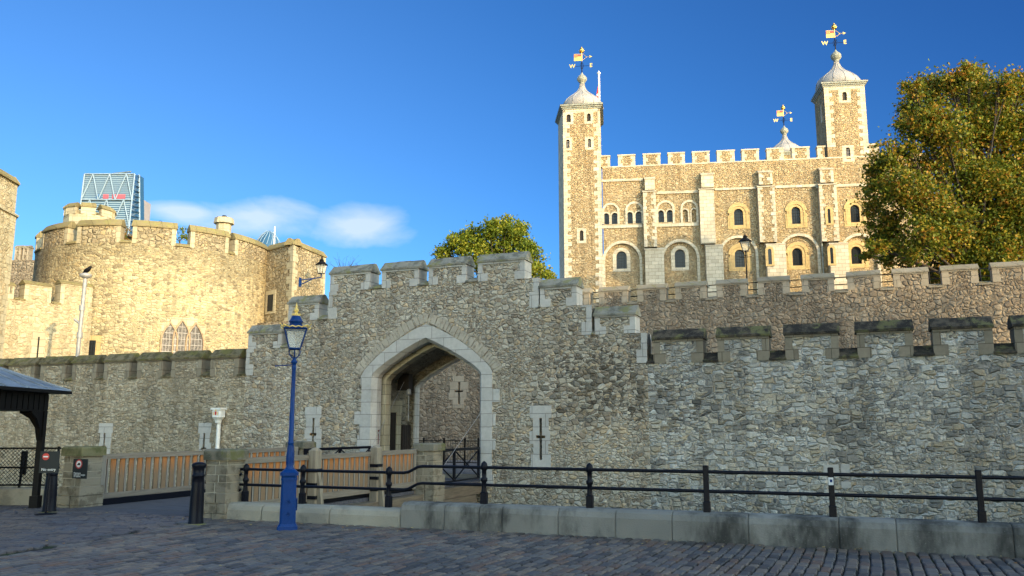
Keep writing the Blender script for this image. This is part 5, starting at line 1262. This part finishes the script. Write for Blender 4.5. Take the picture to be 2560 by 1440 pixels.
def cupola(parent, c, z):
    m = MB(); x, y = c; m.lathe(DOME, (x, y, z), 24)
    for k in range(12):
        a = 2 * PI * k / 12 + .1; m.tube([(x + (r + .0) * math.cos(a), y + r * math.sin(a), z + h) for r, h in DOME], .045, 4)
    q = part(m, 'cupola', parent, 'lead'); m = MB(); m.lathe(BALL, (x, y, z), 20)
    for k in range(10):
        a = 2 * PI * k / 10; m.tube([(x + r * 1.01 * math.cos(a), y + r * 1.01 * math.sin(a), z + h) for r, h in BALL[3:10]], .02, 4)
    b = part(m, 'cupola_finial', parent, 'lead_green'); vane(parent, c, z)
def eaves(parent, quad_, z, o=.38):
    cx = sum(p[0] for p in quad_) / 4; cy = sum(p[1] for p in quad_) / 4
    def off(k): return [(cx + (x - cx) * (1 + k / 2.6), cy + (y - cy) * (1 + k / 2.6)) for x, y in quad_]
    m = MB(); m.mat(0)
    for k, z0, z1 in ((.12, z - .55, z - .38), (.24, z - .379, z - .2), (o, z - .199, z)): m.poly(off(k), z0, z1, 'XY')
    m.mat(1); b = off(o + .03); t_ = off(-.35); n = 4
    m.add([(x, y, z + .002) for x, y in b] + [(x, y, z + .30) for x, y in t_], [(i, (i + 1) % 4, (i + 1) % 4 + 4, i + 4) for i in range(4)] + [(4, 5, 6, 7)])
    return part(m, 'eaves', parent, ['lead_green', 'lead'])
def twin(parent, u0, u1, v0, v1, t, louvre, surround=.3, recess=.2):
    s0, z1 = th(u0, v0, t); s1, z0 = th(u1, v1, t); c, hw = (s0 + s1) / 2, (s1 - s0) / 2; p_ = archpath(c, hw, z0, z1 - hw, hw, 8); m = MB()
    m.mat(0).poly([(c - hw - surround, z0 - .3), (c + hw + surround, z0 - .3), (c + hw + surround, z1 + .25), (c - hw - surround, z1 + .25)], t - .02, t + .1, 'XZ', [p_])
    m.mat(1).poly(p_, t + .2, t + .22, 'XZ')
    if louvre:
        m.mat(2); z = z0 + .1
        while z < z1 - .2: m.add([(c - hw, t + .05, z), (c + hw, t + .05, z), (c + hw, t + .19, z + .14), (c - hw, t + .19, z + .14)], [(0, 1, 2, 3)]); z += .17
    part(m, 'window', parent, ['ash_keep', 'dark' if louvre else 'oak', 'steel'])
    return p_
# left turret
tf = -.45; x0 = th(1409, 450, tf)[0]; x1 = th(1503, 450, tf)[0]; ZE = th(1445, 262, tf)[1]
bl_ = T.loc(P(1397, 450, 102.6)); brr = T.loc(P(1504, 450, 103.2))
TQ = [(x0, tf + .3), (x1, tf + .3), brr, bl_]
wl4 = [(1416, 1427, 286, 305, 0), (1467, 1477, 284, 303, 0), (1415, 1424, 349, 370, 1), (1469, 1478, 347, 368, 1)]
m = MB(); hs = []
for (a, b, c, d, lv) in wl4 + [(1449, 1459, 576, 602, 0)]:
    s0, z1 = th(a, c, tf); s1, z0 = th(b, d, tf); cc, hw = (s0 + s1) / 2, (s1 - s0) / 2; hs.append(archpath(cc, hw, z0, z1 - hw, hw, 8))
m.poly([(x0, GZ0), (x1, GZ0), (x1, ZE - .4), (x0, ZE - .4)], tf, tf + .299, 'XZ', hs); m.poly(TQ, GZ0, ZE - .4, 'XY')
tl_ = part(m, 'corner_turret', kp, 'rub_keep')
for (a, b, c, d, lv) in wl4: twin(tl_, a, b, c, d, tf, lv, .32)
twin(tl_, 1449, 1459, 576, 602, tf, 0, .32)
m = MB(); zq = [th(1420, v, tf)[1] for v in (378, 342, 311, 280)]
for za, zb_ in ((GZ0, zq[0]), (zq[1], zq[2])): quoins(m, x0, 1, za, zb_, .5, .45, .85, tf - .015, tf + .3)
m.box(x0, x0 + .3, tf - .016, tf + .1, zq[0], zq[1]); m.box(x0, x0 + .3, tf - .016, tf + .1, zq[2], ZE - .4); part(m, 'quoins', tl_, 'ash_keep'); m = MB()
for za, zb_ in ((GZ0, zq[0]), (zq[1], zq[2])): quoins(m, x1, -1, za, zb_, .5, .45, .85, tf - .015, tf + .3)
m.box(x1 - .3, x1, tf - .016, tf + .1, zq[0], ZE - .4)
m.box(x0, x1, tf - .016, tf + .1, ZE - 1.0, ZE - .4); part(m, 'quoins', tl_, 'ash_keep')
m = MB(); m.poly([(x0 - .001, tf + .02), (x0, tf + .3), bl_, (bl_[0] - .02, bl_[1] - .01)], GZ0, ZE - .41, 'XY'); part(m, 'side_facing', tl_, 'ash_keep')
eaves(tl_, [(x0, tf), (x1, tf), brr, bl_], ZE)
cc = ((x0 + x1) / 2, tf + 2.6); cupola(tl_, cc, ZE + .25)
# right turret
tf = .0; x0 = th(2064, 300, tf)[0]; x1 = th(2167, 300, tf)[0]; ZE = th(2113, 205, tf)[1]
TQ = [(x0, tf + .3), (x1, tf + .3), (x1, tf + 5.0), (x0, tf + 5.0)]
m = MB(); hs = []
wr4 = [(2105, 2118, 230, 251, 0), (2114, 2127, 369, 398, 1)]
for (a, b, c, d, lv) in wr4:
    s0, z1 = th(a, c, tf); s1, z0 = th(b, d, tf); cc, hw = (s0 + s1) / 2, (s1 - s0) / 2; hs.append(archpath(cc, hw, z0, z1 - hw, hw, 8))
zlow = th(2113, 404)[1]
m.poly([(x0, zlow - .5), (x1, zlow - .5), (x1, ZE - .4), (x0, ZE - .4)], tf - .03, tf + .299, 'XZ', hs); m.poly(TQ, KZ - 2, ZE - .4, 'XY')
tr_ = part(m, 'corner_turret', kp, 'rub_keep')
for (a, b, c, d, lv) in wr4: twin(tr_, a, b, c, d, tf - .03, lv, .42)
m = MB(); quoins(m, x0, 1, KZ + 1.2, ZE - .45, .5, .55, .95, tf - .045, tf + .5); part(m, 'quoins', tr_, 'ash_keep'); m = MB(); quoins(m, x1, -1, KZ + .2, ZE - .45, .5, .55, .95, tf - .045, tf + .5)
m.box(x0, x1, tf - .046, tf + .1, ZE - .95, ZE - .4); part(m, 'quoins', tr_, 'ash_keep')
s_ = x0 - .0; m = MB(); m.box(s_ - .03, s_ + .02, 1.6, 2.1, ZE - 4.2, ZE - 2.0); part(m, 'window', tr_, 'ash_keep')
eaves(tr_, [(x0, tf), (x1, tf), (x1, tf + 5), (x0, tf + 5)], ZE); cupola(tr_, ((x0 + x1) / 2, tf + 2.6), ZE + .25)
# far turret behind the parapet
q = P(1957, 262, 126); sc_ = T.loc(q); zb_ = q.z - 8.55
m = MB(); m.box(sc_[0] - 2.6, sc_[0] + 2.6, sc_[1] - 2.6, sc_[1] + 2.6, 20, zb_ - .4); tb_ = part(m, 'corner_turret', kp, 'rub_keep')
eaves(tb_, [(sc_[0] - 2.6, sc_[1] - 2.6), (sc_[0] + 2.6, sc_[1] - 2.6), (sc_[0] + 2.6, sc_[1] + 2.6), (sc_[0] - 2.6, sc_[1] + 2.6)], zb_); cupola(tb_, sc_, zb_ + .1)
# flagpole
q0 = P(1501, 330, 112); q1 = P(1497, 184, 112)
fp = thing('flagpole', 'white flagpole with furled flag rising behind the left cupola of the keep', 'flagpole', WORLD, (q0.x, 112, 30))
m = MB(); m.tube([(q1.x, 112, 30), (q1.x, 112, q1.z)], .14, 10); m.lathe([(.16, 0), (.26, .08), (.26, .22), (.12, .3), (.05, .5), (0, .55)], (q1.x, 112, q1.z - .1), 10); part(m, 'pole', fp, 'white')
z0, z1 = P(1492, 250, 112).z, P(1492, 212, 112).z; xa = q1.x - .1
m = MB(); m.mat(0).poly([(xa - .3, z0), (xa, z0 + .3), (xa, z1), (xa - .15, z1 - .6), (xa - .28, z1 - 1.3)], 111.9, 111.95, 'XZ'); m.mat(1).poly([(xa - .26, z0 + .5), (xa - .05, z0 + .6), (xa - .1, z0 + .9), (xa - .24, z0 + .8)], 111.86, 111.9, 'XZ'); part(m, 'flag', fp, ['flag_red', 'white'])

# ---------------------------------------------------------------- distant city
def hazy(name, c): return plain(name, c, .6, var=.1, scale=.05)  # distance haze is mixed into these flat bluish colours
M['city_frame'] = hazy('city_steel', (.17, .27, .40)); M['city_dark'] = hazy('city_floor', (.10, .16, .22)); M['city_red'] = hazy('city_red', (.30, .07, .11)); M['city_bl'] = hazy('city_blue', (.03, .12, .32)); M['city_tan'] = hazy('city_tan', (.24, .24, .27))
Yc = 800; TL, TR, BR_, BL_ = P(213, 436, Yc), P(338, 436, Yc), P(322, 590, Yc), P(193, 590, Yc); S1_, S2_ = P(349, 438, Yc + 30), P(350, 590, Yc + 30)
ct = thing('glass_tower', 'distant blue glass office tower with white diagonal bracing behind the round tower', 'skyscraper', WORLD, ((BL_.x + BR_.x) / 2, Yc, 0))
def lerp(a, b, t): return a + (b - a) * t
def fq(x, y): return lerp(lerp(TL, TR, x), lerp(BL_, BR_, x), y)     # y 0 at the top
m = MB(); m.add([BL_, BR_, TR, TL, BL_ + Vector((0, 40, 0)), S2_ + Vector((0, 10, 0)), S1_ + Vector((0, 10, 0)), TL + Vector((0, 40, 0)), S2_, S1_], [(0, 1, 2, 3), (1, 8, 9, 2), (8, 5, 6, 9), (5, 4, 7, 6), (4, 0, 3, 7), (3, 2, 9, 6, 7)])
part(m, 'glass_wall', ct, 'pane_city')
m = MB()
rows = 4; off = Vector((0, -1.5, 0))
for r_ in range(rows):
    y0, y1 = r_ * .42, (r_ + 1) * .42
    if y0 >= 1: break
    y1 = min(y1, 1.0)
    for k in range(3):
        x = k / 3 + (.0); m.tube([fq(x + .17, y0) + off, fq(x, y1) + off], .7, 4); m.tube([fq(x + .17 + .0, y0) + off, fq(min(1, x + .33), y1) + off], .7, 4)
for y in (0, .42, .84): m.tube([fq(0, y) + off, fq(1, y) + off], .8, 4)
for x in (0, 1): m.tube([fq(x, 0) + off, fq(x, 1) + off], .9, 4)
for k in range(12):
    a = lerp(TR, BR_, k / 12); b = lerp(S1_, S2_, (k + .5) / 12); c = lerp(TR, BR_, (k + 1) / 12); m.tube([a + off, b + off, c + off], .7, 4)
m.tube([S1_ + off, S2_ + off], 1.2, 4)
part(m, 'steel_frame', ct, 'city_frame')
m = MB()
for k in range(1, 30):
    y = k / 30; a, b = fq(.01, y), fq(.99, y); m.add([a + Vector((0, -.6, 0)), b + Vector((0, -.6, 0)), b + Vector((0, -.6, 1.0)), a + Vector((0, -.6, 1.0))], [(0, 1, 2, 3)])
part(m, 'floor_bands', ct, 'city_frame')
m = MB()
for mi, x0, x1 in ((0, .42, .53), (0, .60, .86), (1, .28, .38)):
    a, b = fq(x0, .40), fq(x1, .40); m.mat(mi).add([a + Vector((0, -1, 0)), b + Vector((0, -1, 0)), b + Vector((0, -1, 4.5)), a + Vector((0, -1, 4.5))], [(0, 1, 2, 3)])
part(m, 'plant_boxes', ct, ['city_red', 'city_bl'])
m = MB(); a = P(282, 434, Yc); b = P(328, 429, Yc); m.tube([a, b], .9, 4); m.tube([P(300, 436, Yc), P(300, 432, Yc)], .9, 4); part(m, 'roof_crane', ct, 'city_dark')
a, b = P(350, 498, Yc + 60), P(355, 600, Yc + 60); m = MB(); m.box(a.x - 2, b.x - 2.2, a.y, a.y + 20, b.z, a.z); part(m, 'side_block', ct, 'city_tan')
gd = thing('domed_tower', 'tip of a distant glass dome with pale ribs behind the side turret', 'skyscraper', WORLD, (P(672, 600, 700).x, 700, 0))
q = P(672, 577, 700); m = MB(); prof = [(11, q.z - 14), (8.8, q.z - 8.5), (6.2, q.z - 4.4), (3.6, q.z - 1.6), (1.5, q.z - .3), (0, q.z)]
m.lathe([(11.5, 0)] + prof, (q.x, 700, 0), 20); part(m, 'glass_dome', gd, 'pane_city')
m = MB()
for k in range(18):
    a = k * PI / 9; m.tube([(q.x + (r + .2) * math.cos(a + i * .12), 700 + (r + .2) * math.sin(a + i * .12), z) for i, (r, z) in enumerate(prof)], .35, 4)
part(m, 'ribs', gd, 'city_frame')
a = P(687, 566, 120); m = MB(); m.tube([(a.x, 120, 14), (a.x, 120, a.z)], .1, 6); solo(m, 'mast', 'white', 'thin white mast standing above the side turret coping', 'mast', base=(a.x, 120, 14))

# ---------------------------------------------------------------- trees
def leaves_mesh(name, blobs, dens, size, mat, seed=1, drop=0):
    r = np.random.default_rng(seed); Cs = []
    for (x, y, z, rad) in blobs:
        nsub = int(9 + rad * 9); d = r.normal(size=(nsub, 3)); d /= np.linalg.norm(d, axis=1)[:, None]
        sub = np.array([x, y, z]) + d * rad * r.uniform(.45, 1.0, (nsub, 1)) * np.array([1, 1, .9])
        n = int(dens * rad * rad); k = r.integers(0, nsub, n); sg = np.minimum(.30 * rad, .75) * r.uniform(.6, 1.2, nsub)
        c = sub[k] + r.normal(size=(n, 3)) * sg[k][:, None] * np.array([1, 1, .75]); Cs.append(c)
    C = np.concatenate(Cs); n = len(C)
    a = r.normal(size=(n, 3)); a /= np.linalg.norm(a, axis=1)[:, None]; b = np.cross(a, r.normal(size=(n, 3))); b /= np.linalg.norm(b, axis=1)[:, None]
    s = size * r.uniform(.6, 1.35, (n, 1)); a *= s; b *= s * .8
    V = np.stack([C - a, C + b * .9 - a * .1, C + a, C - b * .9 + a * .15], 1).reshape(-1, 3).astype(np.float32)
    me = bpy.data.meshes.new(name); me.vertices.add(4 * n); me.vertices.foreach_set('co', V.ravel()); me.loops.add(4 * n); me.loops.foreach_set('vertex_index', np.arange(4 * n, dtype=np.int32))
    me.polygons.add(n); me.polygons.foreach_set('loop_start', np.arange(0, 4 * n, 4, dtype=np.int32)); me.polygons.foreach_set('loop_total', np.full(n, 4, dtype=np.int32))
    me.update(calc_edges=True); at = me.attributes.new('tint', 'FLOAT', 'FACE'); at.data.foreach_set('value', r.random(n).astype(np.float32)); me.materials.append(M[mat]); me.validate(); return me
def tree(label, base, blobs, dens, size, mat, seed=1, cat='tree', name='tree', tr=.5, group=None):
    o = thing(name, label, cat, WORLD, base, group); me = leaves_mesh('crown', blobs, dens, size, mat, seed)
    c = bpy.data.objects.new('crown', me); COL.objects.link(c); c.parent = o; c.location = -Vector(base)
    m = MB(); r = random.Random(seed); zc = np.mean([b[2] for b in blobs]); xc = np.mean([b[0] for b in blobs]); yc = np.mean([b[1] for b in blobs]); zl = min(b[2] - b[3] for b in blobs)
    b0 = Vector(base); fork = Vector((xc * .5 + b0.x * .5, yc * .5 + b0.y * .5, max(zl * .95 + zc * .05, b0.z + 1)))
    m.tube([b0, b0.lerp(fork, .5) + Vector((.1, 0, 0)), fork], [tr * 1.2, tr * .9, tr * .75], 10)
    for (x, y, z, rad) in blobs:
        e = Vector((x, y, z)); mid = fork.lerp(e, .5) + Vector((r.uniform(-.6, .6), r.uniform(-.6, .6), r.uniform(.2, 1.0))) * min(1, rad * .5); m.tube([fork, mid, e], [tr * .24, tr * .15, tr * .06], 6)
        for _ in range(4):
            d = Vector((r.gauss(0, 1), r.gauss(0, 1), r.gauss(.2, .8))).normalized() * rad * .95; m.tube([mid.lerp(e, r.uniform(.4, 1)), e + d * .5 + Vector((0, 0, .1)), e + d], [tr * .1, tr * .06, tr * .02], 4)
    part(m, 'trunk', o, 'bark'); return o
def px_blobs(lst, Y, dj, seed):
    r = random.Random(seed); out = []
    for (u, v, rp) in lst:
        y = Y + r.uniform(-dj, dj); p = P(u, v, y); out.append((p.x, p.y, p.z, rp * y / F))
    return out
big = [(2225, 395, 45), (2190, 430, 30), (2200, 480, 42), (2215, 560, 45), (2240, 640, 45), (2190, 620, 28), (2250, 460, 50), (2330, 235, 60), (2285, 225, 30), (2300, 310, 60), (2275, 285, 34), (2390, 200, 40), (2425, 210, 50), (2420, 175, 28), (2420, 300, 70), (2500, 225, 45), (2545, 220, 45), (2530, 300, 70),
       (2350, 400, 75), (2470, 390, 80), (2560, 400, 80), (2310, 510, 70), (2410, 500, 80), (2500, 510, 80), (2580, 520, 80), (2300, 600, 60), (2380, 610, 70), (2470, 620, 70), (2560, 630, 70), (2330, 680, 50), (2430, 690, 50), (2530, 690, 50), (2600, 310, 45), (2640, 450, 75), (2660, 570, 85), (2720, 560, 70), (2640, 680, 70), (2360, 320, 60), (2270, 380, 30), (2390, 560, 60), (2450, 580, 60), (2510, 580, 60), (2440, 640, 60), (2500, 670, 50), (2390, 660, 50), (2550, 690, 50), (2460, 450, 60), (2530, 460, 60), (2480, 330, 60), (2450, 250, 50), (2210, 600, 34), (2165, 640, 16), (2180, 520, 26)]
tb = P(2470, 900, 68)
tree('huge plane tree in green and gold leaf at the right edge before the keep', (tb.x, 68, 1), px_blobs(big, 68, 3.2, 3), 800, .125, 'leaf_plane', 5, tr=.7)
mid = [(1110, 632, 24), (1140, 608, 30), (1165, 590, 22), (1190, 600, 34), (1225, 575, 30), (1262, 565, 32), (1300, 575, 24), (1285, 605, 40), (1235, 625, 45), (1180, 640, 40), (1320, 620, 30), (1335, 650, 30), (1300, 665, 40), (1352, 680, 22), (1375, 692, 14), (1230, 680, 40), (1120, 660, 30), (1330, 700, 25)]
tb = P(1245, 900, 60)
tree('smaller golden green tree rising behind the middle of the gateway battlements', (tb.x, 60, 1), px_blobs(mid, 60, 1.6, 4), 1500, .095, 'leaf_gold', 8, tr=.35)
for lb, lst, mt in (('rust coloured bush in the first gap of the round tower battlements', [(313, 580, 14), (306, 592, 12), (322, 594, 12)], 'leaf_rust'), ('green yellow bush behind the second gap of the round tower battlements', [(458, 578, 12), (466, 592, 12), (440, 570, 8), (400, 556, 5), (452, 596, 10)], 'leaf_gold')):
    bb = px_blobs(lst, 49, .2, 2); tree(lb, (bb[0][0], 49.2, 10.3), bb, 1500, .05, mt, 2, 'bush', 'bush', .06)
o = thing('tree', 'bare leafless twigs just above the left merlon of the gate', 'tree', WORLD, (P(858, 700, 62).x, 62, 1)); m = MB(); r = random.Random(4)
q = P(858, 672, 62); m.tube([(q.x, 62, 1), (q.x, 62, q.z)], [.2, .05], 6)
for k in range(46):
    a = r.uniform(-1, 1); z = q.z + r.uniform(-1.2, .0); x = q.x + a * .4; e = (x + a * r.uniform(.4, 1.0), 62 + r.uniform(-.8, .8), z + r.uniform(.5, 1.1)); m.tube([(x, 62, z), e], [.018, .006], 3); m.tube([e, (e[0] + r.uniform(-.3, .3), e[1], e[2] + r.uniform(.1, .3))], .006, 3)
part(m, 'branches', o, 'bark')

# ---------------------------------------------------------------- unseen blocks and tree added behind the viewer to shade quay and walls
def block(label, x0, x1, y0, y1, h):
    o = thing('shade_block', label, 'shade_caster', WORLD, ((x0 + x1) / 2, y1, MOAT)); m = MB(); m.box(x0, x1, y0, y1, MOAT, h); m.box(x0 - .3, x1 + .3, y1 - .2, y1 + .3, h - 1.2, h - .8); part(m, 'wall', o, 'stone_office')
    m = MB(); z = 1.5
    while z < h - 3:
        x = x0 + 1.5
        while x < x1 - 2: m.box(x, x + 1.4, y1 - .05, y1 + .02, z, z + 2); x += 3
        z += 3.6
    part(m, 'windows', o, 'pane'); return o
block('unseen long stone block added behind the viewer to shade the quay', 2, 46, -36, -20, 25.9)
block('unseen taller stone block added behind the viewer to shade the inner wall', 46.1, 58.5, -36, -20, 30.6)
tree('unseen plane tree added behind the viewer to dapple the inner wall', (61, -22, 0), [(60.5, -21, 26, 2.6), (62, -22, 22, 3), (58.5, -20, 29, 2.0), (61, -21, 18, 3), (60, -20, 29.5, 1.3)], 90, .3, 'leaf_plane', 11, tr=.5)
